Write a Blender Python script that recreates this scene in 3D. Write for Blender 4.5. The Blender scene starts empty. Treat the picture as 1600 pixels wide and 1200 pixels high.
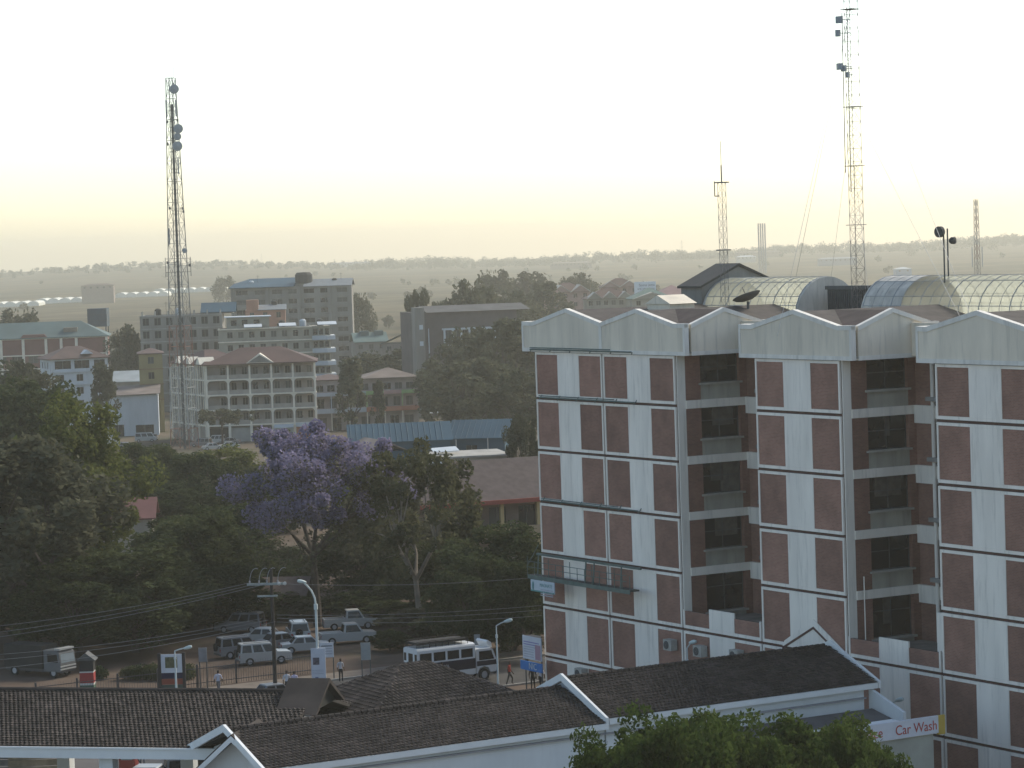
import bpy, bmesh, math, random
import numpy as np
from mathutils import Vector, Matrix
random.seed(7); rng = np.random.default_rng(7)
R = math.radians
C = bpy.context.scene.collection
scene = bpy.context.scene

# ------------------------------------------------------------------ camera
F, PITCH, ROLL, H = 4481.2, 0.0491, -0.0334, 31.4        # focal length in pixels of the 1600 wide photograph
fw = Vector((0, math.cos(PITCH), -math.sin(PITCH)))
_up = Vector((0, math.sin(PITCH), math.cos(PITCH))); _rt = Vector((1, 0, 0))
rt = _rt * math.cos(ROLL) + _up * math.sin(ROLL)
up = -_rt * math.sin(ROLL) + _up * math.cos(ROLL)
EYE = Vector((0, 0, H))
cam = bpy.data.cameras.new('camera'); co = bpy.data.objects.new('camera', cam); C.objects.link(co)
cam.sensor_width = 36; cam.lens = 36 * F / 1600
cam.clip_start = 1; cam.clip_end = 60000
M3 = Matrix((rt, up, -fw)).transposed()
co.matrix_world = Matrix.Translation(EYE) @ M3.to_4x4()
scene.camera = co

# ------------------------------------------------------------------ sky, sun, exposure
SUN_AZ, SUN_EL = 52.0, 38.0          # degrees right of the view direction, above the horizon
world = bpy.data.worlds.new('World'); scene.world = world; world.use_nodes = True
wn = world.node_tree; bg = wn.nodes['Background']
sky = wn.nodes.new('ShaderNodeTexSky'); sky.sky_type = 'NISHITA'; sky.sun_disc = False
sky.sun_elevation = R(SUN_EL); sky.sun_rotation = R(SUN_AZ)
sky.air_density = 1.0; sky.dust_density = 5.0; sky.ozone_density = 0.8; sky.altitude = 1800
wb = wn.nodes.new('ShaderNodeMix'); wb.data_type = 'RGBA'; wb.blend_type = 'MULTIPLY'; wb.inputs[0].default_value = 1; wb.inputs[7].default_value = (1.04, 1.01, .92, 1)   # warm white balance of the whole sky
wn.links.new(sky.outputs[0], wb.inputs[6]); wn.links.new(wb.outputs[2], bg.inputs[0]); bg.inputs[1].default_value = 0.10
sl = bpy.data.lights.new('sun', 'SUN'); sl.energy = 1.5; sl.angle = R(11); sl.color = (1, .93, .80)
so = bpy.data.objects.new('sun', sl); C.objects.link(so)
sd = Vector((math.sin(R(SUN_AZ)) * math.cos(R(SUN_EL)), math.cos(R(SUN_AZ)) * math.cos(R(SUN_EL)), math.sin(R(SUN_EL))))
so.rotation_euler = sd.to_track_quat('Z', 'Y').to_euler()
scene.view_settings.view_transform = 'Standard'; scene.view_settings.look = 'None'
scene.view_settings.exposure = 1.35; scene.view_settings.gamma = 1.0
scene.view_settings.use_curve_mapping = False
scene.cycles.volume_bounces = 1
scene.cycles.max_bounces = 8
scene.cycles.transparent_max_bounces = 12
HAZE_DENSITY = 0.000185

# ------------------------------------------------------------------ pixel -> direction -> place
def ray(x, y): return fw + rt * ((x - 800) / F) - up * ((y - 600) / F)
def atY(x, y, Y): d = ray(x, y); return EYE + d * (Y / d.y)
def atz(x, y, z): d = ray(x, y); return EYE + d * ((z - H) / d.z)
_k = [(-400, 0), (255, 0), (400, -2.2), (560, -5.5), (900, -8), (1600, -9), (2600, -8), (4000, -5), (5200, -2), (6000, -5)]
_kx = np.array([a for a, b in _k], float); _ky = np.array([b for a, b in _k], float)
def gz_np(X, Y):
    z = np.interp(Y, _kx, _ky)
    z = z + 13 * np.exp(-((X + 560) / 300) ** 2 - ((Y - 4800) / 900) ** 2)
    z = z + 9 * np.exp(-((X + 1000) / 260) ** 2 - ((Y - 5600) / 900) ** 2)
    z = z + 8 * np.exp(-((X - 900) / 350) ** 2 - ((Y - 5200) / 800) ** 2)
    far = np.clip((Y - 900) / 1500, 0, 1)
    z = z + far * (1.3 * np.sin(X * .006 + Y * .0011) + 1.0 * np.sin(X * .0023 - Y * .0032 + 1.3))
    return z
def gz(X, Y): return float(gz_np(np.array(float(X)), np.array(float(Y))))
def gp(x, y):                                   # where the ray of a pixel meets the ground
    lo, hi = 60.0, 9000.0
    for _ in range(60):
        m = math.sqrt(lo * hi); p = atY(x, y, m)
        if p.z > gz(p.x, p.y): lo = m
        else: hi = m
    p = atY(x, y, lo); return Vector((p.x, p.y, gz(p.x, p.y)))
def foot(x, y, Y):                              # ground point under the thing seen at that pixel, at depth Y
    p = atY(x, y, Y); return Vector((p.x, p.y, gz(p.x, p.y)))
def zat(x, y, Y): return atY(x, y, Y).z
# frame of the big office block: u along its front, w into it
TH = 0.5373; LC = Vector((1.6608, 198.66, 0))
U = Vector((math.sin(TH), -math.cos(TH), 0)); W = Vector((math.cos(TH), math.sin(TH), 0))
YAW = math.atan2(U.y, U.x)
def uw(s, w, z=0): return LC + U * s + W * w + Vector((0, 0, z))

# ------------------------------------------------------------------ materials
MATS = {}
def mat(name, col, var=.12, scale=1.0, rough=.85, streak=0.0, metal=0.0, spec=.3, dirt=None, bump=0.0):
    if name in MATS: return MATS[name]
    m = bpy.data.materials.new(name); m.use_nodes = True; MATS[name] = m
    nt = m.node_tree; b = nt.nodes['Principled BSDF']; L = nt.links
    b.inputs['Roughness'].default_value = rough; b.inputs['Metallic'].default_value = metal
    b.inputs['Specular IOR Level'].default_value = spec
    geo = nt.nodes.new('ShaderNodeNewGeometry')
    mp = nt.nodes.new('ShaderNodeMapping'); L.new(geo.outputs['Position'], mp.inputs[0])
    mp.inputs['Scale'].default_value = (1, 1, .25 if streak else 1)
    n1 = nt.nodes.new('ShaderNodeTexNoise'); n1.inputs['Scale'].default_value = scale; n1.inputs['Detail'].default_value = 6
    L.new(mp.outputs[0], n1.inputs['Vector'])
    mr = nt.nodes.new('ShaderNodeMapRange'); mr.inputs[1].default_value = .3; mr.inputs[2].default_value = .7
    mr.inputs[3].default_value = 1 - var; mr.inputs[4].default_value = 1 + var
    L.new(n1.outputs[0], mr.inputs[0])
    mx = nt.nodes.new('ShaderNodeMix'); mx.data_type = 'RGBA'; mx.blend_type = 'MULTIPLY'; mx.inputs[0].default_value = 1
    mx.inputs[6].default_value = (*col, 1); L.new(mr.outputs[0], mx.inputs[7])
    out = mx.outputs[2]
    if streak:
        mp2 = nt.nodes.new('ShaderNodeMapping'); L.new(geo.outputs['Position'], mp2.inputs[0]); mp2.inputs['Scale'].default_value = (2.2, 2.2, .22)
        n2 = nt.nodes.new('ShaderNodeTexNoise'); n2.inputs['Scale'].default_value = 1.3; n2.inputs['Detail'].default_value = 8; n2.inputs['Roughness'].default_value = .65
        L.new(mp2.outputs[0], n2.inputs['Vector'])
        m2 = nt.nodes.new('ShaderNodeMapRange'); m2.inputs[1].default_value = .52; m2.inputs[2].default_value = .75; m2.inputs[3].default_value = 0; m2.inputs[4].default_value = streak
        L.new(n2.outputs[0], m2.inputs[0])
        mx2 = nt.nodes.new('ShaderNodeMix'); mx2.data_type = 'RGBA'; L.new(m2.outputs[0], mx2.inputs[0]); L.new(out, mx2.inputs[6])
        dc = dirt or tuple(c * .45 for c in col); mx2.inputs[7].default_value = (*dc, 1); out = mx2.outputs[2]
    L.new(out, b.inputs['Base Color'])
    if bump:
        bp = nt.nodes.new('ShaderNodeBump'); bp.inputs['Strength'].default_value = bump; bp.inputs['Distance'].default_value = .05
        L.new(n1.outputs[0], bp.inputs['Height']); L.new(bp.outputs[0], b.inputs['Normal'])
    return m
def brickmat(name, c1, c2, mortar, ax):
    m = mat(name, c1, .18, .7)
    nt = m.node_tree; L = nt.links; b = nt.nodes['Principled BSDF']
    geo = nt.nodes.new('ShaderNodeNewGeometry'); vt = nt.nodes.new('ShaderNodeVectorMath'); vt.operation = 'DOT_PRODUCT'
    vt.inputs[1].default_value = ax; L.new(geo.outputs['Position'], vt.inputs[0])
    sp = nt.nodes.new('ShaderNodeSeparateXYZ'); L.new(geo.outputs['Position'], sp.inputs[0])
    cb = nt.nodes.new('ShaderNodeCombineXYZ'); L.new(vt.outputs['Value'], cb.inputs[0]); L.new(sp.outputs[2], cb.inputs[1])
    br = nt.nodes.new('ShaderNodeTexBrick'); L.new(cb.outputs[0], br.inputs['Vector'])
    br.inputs['Scale'].default_value = 1; br.inputs['Brick Width'].default_value = .24; br.inputs['Row Height'].default_value = .085
    br.inputs['Mortar Size'].default_value = .008
    br.inputs['Color1'].default_value = (*c1, 1); br.inputs['Color2'].default_value = (*c2, 1); br.inputs['Mortar'].default_value = (*mortar, 1)
    src = b.inputs['Base Color'].links[0].from_node
    oi = nt.nodes.new('ShaderNodeObjectInfo'); vr = nt.nodes.new('ShaderNodeMapRange'); vr.inputs[3].default_value = .80; vr.inputs[4].default_value = 1.18; L.new(oi.outputs['Random'], vr.inputs[0])
    mo = nt.nodes.new('ShaderNodeMix'); mo.data_type = 'RGBA'; mo.blend_type = 'MULTIPLY'; mo.inputs[0].default_value = 1; L.new(br.outputs[0], mo.inputs[6]); L.new(vr.outputs[0], mo.inputs[7])
    L.new(mo.outputs[2], src.inputs[6]); return m
def leafmat(name, col, col2, trans=.35):
    if name in MATS: return MATS[name]
    m = bpy.data.materials.new(name); m.use_nodes = True; MATS[name] = m
    nt = m.node_tree; L = nt.links; nt.nodes.remove(nt.nodes['Principled BSDF']); o = nt.nodes['Material Output']
    geo = nt.nodes.new('ShaderNodeNewGeometry'); n = nt.nodes.new('ShaderNodeTexNoise'); n.inputs['Scale'].default_value = .45; n.inputs['Detail'].default_value = 5
    L.new(geo.outputs['Position'], n.inputs['Vector'])
    oi = nt.nodes.new('ShaderNodeObjectInfo')
    ad = nt.nodes.new('ShaderNodeMath'); ad.operation = 'MULTIPLY_ADD'; L.new(oi.outputs['Random'], ad.inputs[0]); ad.inputs[1].default_value = .5; L.new(n.outputs[0], ad.inputs[2])
    ad2 = nt.nodes.new('ShaderNodeMath'); ad2.operation = 'MULTIPLY_ADD'; L.new(geo.outputs['Random Per Island'], ad2.inputs[0]); ad2.inputs[1].default_value = .45; L.new(ad.outputs[0], ad2.inputs[2])
    mr = nt.nodes.new('ShaderNodeMapRange'); mr.inputs[1].default_value = .45; mr.inputs[2].default_value = 1.45; L.new(ad2.outputs[0], mr.inputs[0])
    mx = nt.nodes.new('ShaderNodeMix'); mx.data_type = 'RGBA'; L.new(mr.outputs[0], mx.inputs[0]); mx.inputs[6].default_value = (*col, 1); mx.inputs[7].default_value = (*col2, 1)
    d = nt.nodes.new('ShaderNodeBsdfDiffuse'); t = nt.nodes.new('ShaderNodeBsdfTranslucent'); ms = nt.nodes.new('ShaderNodeMixShader'); ms.inputs[0].default_value = trans
    L.new(mx.outputs[2], d.inputs[0]); L.new(mx.outputs[2], t.inputs[0]); L.new(d.outputs[0], ms.inputs[1]); L.new(t.outputs[0], ms.inputs[2])
    L.new(ms.outputs[0], o.inputs[0]); return m
def glassmat(name, col, rough=.12):
    m = mat(name, col, .3, .6, rough, spec=.5); return m

# ------------------------------------------------------------------ object helpers
def tag(o, label=None, cat=None, group=None, kind=None):
    if label: o['label'] = label
    if cat: o['category'] = cat
    if group: o['group'] = group
    if kind: o['kind'] = kind
    return o
def empty(name, loc=(0, 0, 0), rz=0, label=None, cat=None, group=None):
    o = bpy.data.objects.new(name, None); C.objects.link(o); o.location = loc; o.rotation_euler = (0, 0, rz); o.empty_display_size = .5
    return tag(o, label, cat, group)
def link(name, me, parent=None, loc=None, rot=None, scale=None):
    o = bpy.data.objects.new(name, me); C.objects.link(o)
    if parent: o.parent = parent
    if loc is not None: o.location = loc
    if rot is not None: o.rotation_euler = rot
    if scale is not None: o.scale = scale
    return o
def copy_tree(o, parent=None, keep=True):
    c = o.copy(); C.objects.link(c); c.parent = parent
    for ch in o.children: copy_tree(ch, c)
    return c
class MB:
    def __init__(s): s.v = []; s.f = []; s.mi = []; s.cur = 0
    def add(s, vs, fs):
        b = len(s.v); s.v += [tuple(p) for p in vs]; s.f += [tuple(i + b for i in f) for f in fs]; s.mi += [s.cur] * len(fs); return s
    def box(s, x0, x1, y0, y1, z0, z1):
        return s.add([(x0, y0, z0), (x1, y0, z0), (x1, y1, z0), (x0, y1, z0), (x0, y0, z1), (x1, y0, z1), (x1, y1, z1), (x0, y1, z1)],
                     [(3, 2, 1, 0), (4, 5, 6, 7), (0, 1, 5, 4), (1, 2, 6, 5), (2, 3, 7, 6), (3, 0, 4, 7)])
    def hexa(s, a, b):                        # two quads (bottom ring, top ring)
        return s.add(list(a) + list(b), [(3, 2, 1, 0), (4, 5, 6, 7), (0, 1, 5, 4), (1, 2, 6, 5), (2, 3, 7, 6), (3, 0, 4, 7)])
    def prism(s, poly, axis, a, b):           # polygon of 2d points extruded along an axis
        n = len(poly)
        def P(p, t): return {'x': (t, p[0], p[1]), 'y': (p[0], t, p[1]), 'z': (p[0], p[1], t)}[axis]
        vs = [P(p, a) for p in poly] + [P(p, b) for p in poly]
        return s.add(vs, [tuple(range(n))[::-1], tuple(range(n, 2 * n))] + [(i, (i + 1) % n, n + (i + 1) % n, n + i) for i in range(n)])
    def tube(s, p0, p1, r0, r1=None, n=6):
        r1 = r0 if r1 is None else r1
        p0 = Vector(p0); p1 = Vector(p1); d = p1 - p0
        if d.length < 1e-6: return s
        d.normalize(); a = d.orthogonal().normalized(); b = d.cross(a)
        vs = [p0 + (a * math.cos(2 * math.pi * i / n) + b * math.sin(2 * math.pi * i / n)) * r0 for i in range(n)]
        vs += [p1 + (a * math.cos(2 * math.pi * i / n) + b * math.sin(2 * math.pi * i / n)) * r1 for i in range(n)]
        return s.add(vs, [tuple(range(n))[::-1], tuple(range(n, 2 * n))] + [(i, (i + 1) % n, n + (i + 1) % n, n + i) for i in range(n)])
    def path(s, pts, r, n=6):
        for a, b in zip(pts[:-1], pts[1:]): s.tube(a, b, r, r, n)
        return s
    def lathe(s, prof, n=12, c=(0, 0, 0), axis=Vector((0, 0, 1))):
        q = Vector((0, 0, 1)).rotation_difference(Vector(axis)); c = Vector(c); k = len(prof)
        vs = [c + q @ Vector((r * math.cos(2 * math.pi * i / n), r * math.sin(2 * math.pi * i / n), z)) for i in range(n) for r, z in prof]
        fs = [(i * k + j, ((i + 1) % n) * k + j, ((i + 1) % n) * k + j + 1, i * k + j + 1) for i in range(n) for j in range(k - 1)]
        return s.add(vs, fs)
    def mesh(s, name, mats):
        me = bpy.data.meshes.new(name); me.from_pydata(s.v, [], s.f); me.validate()
        mats = mats if isinstance(mats, (list, tuple)) else [mats]
        for m in mats: me.materials.append(m)
        if len(mats) > 1 and len(me.polygons) == len(s.mi):
            for p, i in zip(me.polygons, s.mi): p.material_index = i
        me.update(); return me
    def build(s, name, mats, parent=None, loc=None, rot=None): return link(name, s.mesh(name, mats), parent, loc, rot)
def box(name, x0, x1, y0, y1, z0, z1, m, parent=None): return MB().box(x0, x1, y0, y1, z0, z1).build(name, m, parent)
_mc = {}
def sbox(name, sx, sy, sz, m):                # shared box mesh with its origin at the lower left front corner
    k = (name, round(sx, 3), round(sy, 3), round(sz, 3), m.name)
    if k not in _mc: _mc[k] = MB().box(0, sx, 0, sy, 0, sz).mesh(name, m)
    return _mc[k]
def text(name, body, size, m, parent, loc, rot, sx=1.0):
    cu = bpy.data.curves.new(name, 'FONT'); cu.body = body; cu.size = size; cu.extrude = .004; cu.align_x = 'CENTER'; cu.align_y = 'CENTER'
    t = bpy.data.objects.new('tmp', cu); C.objects.link(t)
    me = bpy.data.meshes.new_from_object(t.evaluated_get(bpy.context.evaluated_depsgraph_get()))
    bpy.data.objects.remove(t); me.materials.clear(); me.materials.append(m); me.name = name
    return link(name, me, parent, loc, rot, (sx, 1, 1))

# common materials
white = mat('white_paint', (.80, .745, .655), .09, .8, .8, streak=.6, dirt=(.42, .39, .34))
offwhite = mat('cream_paint', (.55, .53, .46), .1, 1.0, .85, streak=.35)
cornice_m = mat('grey_render', (.68, .61, .49), .12, .7, .9, streak=.55, dirt=(.40, .37, .31))
trim_m = mat('pale_trim', (.70, .67, .60), .1, 1.2, .85, streak=.4)
brick_f = brickmat('brick_front', (.275, .138, .100), (.22, .108, .080), (.27, .19, .15), tuple(U))
brick_r = brickmat('brick_return', (.26, .125, .092), (.205, .098, .072), (.26, .18, .14), tuple(W))
groove_m = mat('groove_brown', (.085, .045, .035), .2, 2)
dark_glass = glassmat('dark_glass', (.014, .015, .015), .25)
glass_kinds = [dark_glass, dark_glass, glassmat('grey_glass', (.045, .048, .046), .3), mat('curtained_glass', (.10, .092, .078), .3, 2.0, .6), dark_glass, mat('open_window_dark', (.008, .008, .008))]
concrete = mat('concrete', (.30, .29, .26), .2, .8, .95, streak=.4)
steel = mat('galvanised_steel', (.30, .31, .31), .15, 3, .5, metal=.4)
darksteel = mat('dark_steel', (.07, .075, .075), .2, 3, .6)
tile_m = mat('brown_roof_tile', (.036, .029, .025), .45, .6, .9)
_n = tile_m.node_tree; _g = _n.nodes.new('ShaderNodeNewGeometry'); _r = _n.nodes.new('ShaderNodeMapRange'); _r.inputs[3].default_value = .55; _r.inputs[4].default_value = 1.6; _n.links.new(_g.outputs['Random Per Island'], _r.inputs[0])
_m = _n.nodes.new('ShaderNodeMix'); _m.data_type = 'RGBA'; _m.blend_type = 'MULTIPLY'; _m.inputs[0].default_value = 1; _b = _n.nodes['Principled BSDF'].inputs['Base Color']
_n.links.new(_b.links[0].from_socket, _m.inputs[6]); _n.links.new(_r.outputs[0], _m.inputs[7]); _n.links.new(_m.outputs[2], _b)

def front(px, py, w):                        # pixel -> (s, z) on the plane w = const of the office block
    d = ray(px, py); t = ((LC - EYE).dot(W) + w) / d.dot(W); q = EYE + d * t - LC; return q.dot(U), q.z
def roof_at(px, w, z=25.5):                  # point of the office roof at depth w seen at column px
    lo, hi = -30.0, 80.0
    for _ in range(50):
        m = (lo + hi) / 2; q = uw(m, w, z) - EYE
        if 800 + F * q.dot(rt) / q.dot(fw) < px: lo = m
        else: hi = m
    return uw(lo, w, z)
# ================================================================== SETTING
def ground_material():
    m = bpy.data.materials.new('ground'); m.use_nodes = True; nt = m.node_tree; L = nt.links; b = nt.nodes['Principled BSDF']
    b.inputs['Roughness'].default_value = 1; b.inputs['Specular IOR Level'].default_value = .05
    geo = nt.nodes.new('ShaderNodeNewGeometry')
    def noise(sc, scale, det=6):
        mp = nt.nodes.new('ShaderNodeMapping'); mp.inputs['Scale'].default_value = sc; L.new(geo.outputs['Position'], mp.inputs[0])
        n = nt.nodes.new('ShaderNodeTexNoise'); n.inputs['Scale'].default_value = scale; n.inputs['Detail'].default_value = det
        L.new(mp.outputs[0], n.inputs['Vector']); return n.outputs[0]
    def ramp(src, stops):
        r = nt.nodes.new('ShaderNodeValToRGB'); L.new(src, r.inputs[0]); e = r.color_ramp.elements
        while len(e) < len(stops): e.new(.5)
        for x, (p, c) in zip(e, stops): x.position = p; x.color = (*c, 1)
        return r.outputs[0]
    fields = ramp(noise((.0022, .0035, 0), 1, 4), [(.30, (.032, .031, .019)), (.42, (.095, .078, .045)), (.50, (.038, .039, .023)), (.58, (.115, .094, .052)), (.70, (.045, .041, .028))])
    fine = ramp(noise((.05, .02, 0), 1, 8), [(.3, (.6, .6, .6)), (.7, (1.25, 1.2, 1.15))])
    town = ramp(noise((.03, .03, 0), 1, 8), [(.35, (.070, .062, .045)), (.5, (.13, .105, .078)), (.65, (.055, .060, .036))])
    near = ramp(noise((.12, .12, 0), 1, 8), [(.35, (.085, .064, .050)), (.55, (.13, .098, .076)), (.7, (.06, .055, .038))])
    sp = nt.nodes.new('ShaderNodeSeparateXYZ'); L.new(geo.outputs['Position'], sp.inputs[0])
    def blend(a, c, y0, y1):
        mr = nt.nodes.new('ShaderNodeMapRange'); mr.inputs[1].default_value = y0; mr.inputs[2].default_value = y1; L.new(sp.outputs[1], mr.inputs[0])
        mx = nt.nodes.new('ShaderNodeMix'); mx.data_type = 'RGBA'; L.new(mr.outputs[0], mx.inputs[0]); L.new(a, mx.inputs[6]); L.new(c, mx.inputs[7]); return mx.outputs[2]
    mul = nt.nodes.new('ShaderNodeMix'); mul.data_type = 'RGBA'; mul.blend_type = 'MULTIPLY'; mul.inputs[0].default_value = 1
    L.new(fields, mul.inputs[6]); L.new(fine, mul.inputs[7])
    c = blend(near, town, 280, 420); c = blend(c, mul.outputs[2], 900, 1300)
    L.new(c, b.inputs['Base Color']); return m
ys = np.unique(np.concatenate([np.linspace(-300, 60, 8), np.linspace(60, 1000, 90), np.geomspace(1000, 5900, 100)]))
xs = np.unique(np.concatenate([np.linspace(-4000, -1600, 14), np.linspace(-1600, -250, 40), np.linspace(-250, 250, 60), np.linspace(250, 1600, 40), np.linspace(1600, 4000, 14)]))
XX, YY = np.meshgrid(xs, ys); ZZ = gz_np(XX, YY)
vv = np.stack([XX, YY, ZZ], -1).reshape(-1, 3); nx = len(xs); ny = len(ys)
ii = (np.arange(ny - 1)[:, None] * nx + np.arange(nx - 1)[None]).ravel()
me = bpy.data.meshes.new('ground'); me.from_pydata(vv.tolist(), [], np.stack([ii, ii + 1, ii + nx + 1, ii + nx], -1).tolist())
me.materials.append(ground_material()); me.shade_smooth()
tag(link('ground', me), kind='structure')

hz = bpy.data.materials.new('haze'); hz.use_nodes = True; hn = hz.node_tree; hn.nodes.remove(hn.nodes['Principled BSDF'])
pv = hn.nodes.new('ShaderNodeVolumePrincipled'); pv.inputs['Color'].default_value = (.93, .895, .76, 1); pv.inputs['Density'].default_value = HAZE_DENSITY
pv.inputs['Anisotropy'].default_value = .45
hn.links.new(pv.outputs[0], hn.nodes['Material Output'].inputs['Volume'])
tag(box('haze', -4100, 4100, -400, 6000, -26, 68, hz), kind='stuff')

asphalt = mat('asphalt', (.052, .050, .047), .25, .5, .95)
paving = mat('paving', (.15, .125, .10), .2, .8, .95)
kerb_m = mat('kerb_stone', (.27, .26, .24), .2, 2)
def strip(name, s0, s1, w0, w1, z, m, n=1):
    return tag(MB().add([uw(s0, w0, z), uw(s1, w0, z), uw(s1, w1, z), uw(s0, w1, z)], [(0, 1, 2, 3)]).build(name, m), kind='structure')
strip('road', -15.5, -4.5, -140, 120, .006, asphalt)
strip('forecourt', -4.4, 46, -95, -5.5, .004, mat('forecourt_concrete', (.11, .10, .09), .2, .4))
strip('pavement', -19.0, -15.7, -140, 55, .03, paving)
for a, b in ((-15.7, -15.5), (-4.5, -4.3)):
    m_ = MB(); m_.prism([(a, 0), (b, 0), (b, .13), (a, .13)], 'y', -90, 45)
    k_ = m_.build('kerb', kerb_m); k_.location = LC; k_.rotation_euler = (0, 0, YAW); tag(k_, kind='structure')

# ================================================================== THE BRICK OFFICE BLOCK
BAY = 8.667; HS = 3.6
FL = [23.9, 20.61, 17.01, 13.41, 9.81, 6.21, 2.61, 0.0]
ob = empty('office_block', LC, YAW, 'brick and white panelled office block with zigzag gabled parapet', 'building')
S = [0, BAY, 2 * BAY, 3 * BAY, 4 * BAY, 5 * BAY, 6 * BAY, 7 * BAY]
ND = 5.22
flat = mat('roof_felt', (.16, .15, .135), .25, .5, .95)
tile_r = mat('red_brown_tile', (.062, .046, .040), .25, 1.2, .9)
# structural core (groove colour shows in the joints)
for a, b in ((0, 2 * BAY), (3 * BAY, 4 * BAY), (5 * BAY, 7 * BAY)):
    box('wall_core', a + .02, b - .42, .06, 30, 0, 25.2, groove_m, ob)
    box('corner_pier', b - .42, b - .02, .06, .66, 0, 25.2, groove_m, ob); box('corner_pier', b - .42, b - .02, 5.6, 30, 0, 25.2, groove_m, ob)
for a in (2 * BAY, 4 * BAY):
    box('wall_core', a - .02, a + BAY + .02, ND + .32, 30, 0, 25.2, mat('recess_wall', (.17, .14, .12), .2, .8), ob)
    box('terrace_slab', a + .03, a + BAY - .03, .35, ND + .32, 5.9, 6.75, mat('terrace_floor', (.20, .19, .165), .3, .8), ob)
    box('wall_core', a, a + BAY, .06, .4, 0, 7.35, groove_m, ob)
for a, b, c in ((-.3, 2 * BAY + .9, .3), (2 * BAY + .9, 3 * BAY - .9, ND + .35), (3 * BAY - .9, 4 * BAY + .9, .3), (4 * BAY + .9, 5 * BAY - .9, ND + .35), (5 * BAY - .9, 7 * BAY, .3)):
    box('roof_deck', a, b, c, 30.2, 25.2, 25.45, flat, ob)
def cell(s0, z0, z1, parts=True):
    g = .09; x0 = s0 + g; x1 = s0 + BAY - g; za = z0 + (g if z0 > .1 else 0); zb = z1 - g
    key = ('cell', round(z1 - z0, 2), z0 < .1)
    if key not in _mc:
        fr = MB(); wd = x1 - x0; h = zb - za
        fr.box(0, .14, -.06, .08, 0, h); fr.box(wd - .14, wd, -.06, .08, 0, h)
        lo = .19 if z0 > .1 else 0
        if lo: fr.box(.14, wd - .14, -.055, .08, 0, lo)
        fr.box(.14, wd - .14, -.055, .08, h - .17, h)
        bw = (wd - .28) / 3
        _mc[key] = (fr.mesh('panel_frame', white), MB().box(0, bw - .004, -.015, .08, 0, h - .17 - lo - .004).mesh('brick_panel', brick_f),
                    MB().box(0, bw, -.045, .08, 0, h - .174 - lo).mesh('white_panel', white), bw, lo)
    f, bk, wp, bw, lo = _mc[key]
    link('panel_frame', f, ob, (x0, 0, za)); link('brick_panel', bk, ob, (x0 + .142, 0, za + lo + .002)); link('brick_panel', bk, ob, (x0 + .142 + 2 * bw, 0, za + lo + .002))
    link('white_panel', wp, ob, (x0 + .14 + bw, 0, za + lo + .002))
for bay in (0, 1, 3, 5, 6):
    for k in range(7):
        cell(S[bay], FL[k + 1], FL[k])
for bay in (2, 4):                       # front wall under the recesses: two storeys and a parapet
    for k in (5, 6): cell(S[bay], FL[k + 1], FL[k])
    x0 = S[bay] + .09; x1 = S[bay] + BAY - .09; bw = (x1 - x0 - .28) / 3
    MB().box(x0, x0 + .14, -.06, .06, 6.30, 7.5).box(x1 - .14, x1, -.06, .06, 6.30, 7.5).box(x0 + .14, x1 - .14, -.055, .06, 6.30, 6.5).build('panel_frame', white, ob)
    box('brick_panel', x0 + .142, x0 + .138 + bw, -.015, .06, 6.502, 7.4, brick_f, ob); box('brick_panel', x1 - .138 - bw, x1 - .142, -.015, .06, 6.502, 7.4, brick_f, ob)
    box('white_panel', x0 + .14 + bw, x1 - .14 - bw, -.045, .06, 6.502, 7.75, white, ob)
# chevron trim above the entrance roof
c0 = 3 * BAY
MB().prism([(c0 + 2.2, 6.27), (c0 + 8.5, 6.27), (c0 + 8.5, 6.5), (c0 + 5.4, 8.2), (c0 + 2.4, 6.6)], 'y', -.11, -.065).build('gable_trim', white, ob)
MB().prism([(c0 + 2.2, 6.05), (c0 + 2.2, 6.2), (c0 + 5.4, 7.75), (c0 + 8.6, 6.05), (c0 + 8.6, 5.9), (c0 + 5.4, 7.6)], 'y', -.14, -.112).build('gable_trim_line', groove_m, ob)
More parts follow.
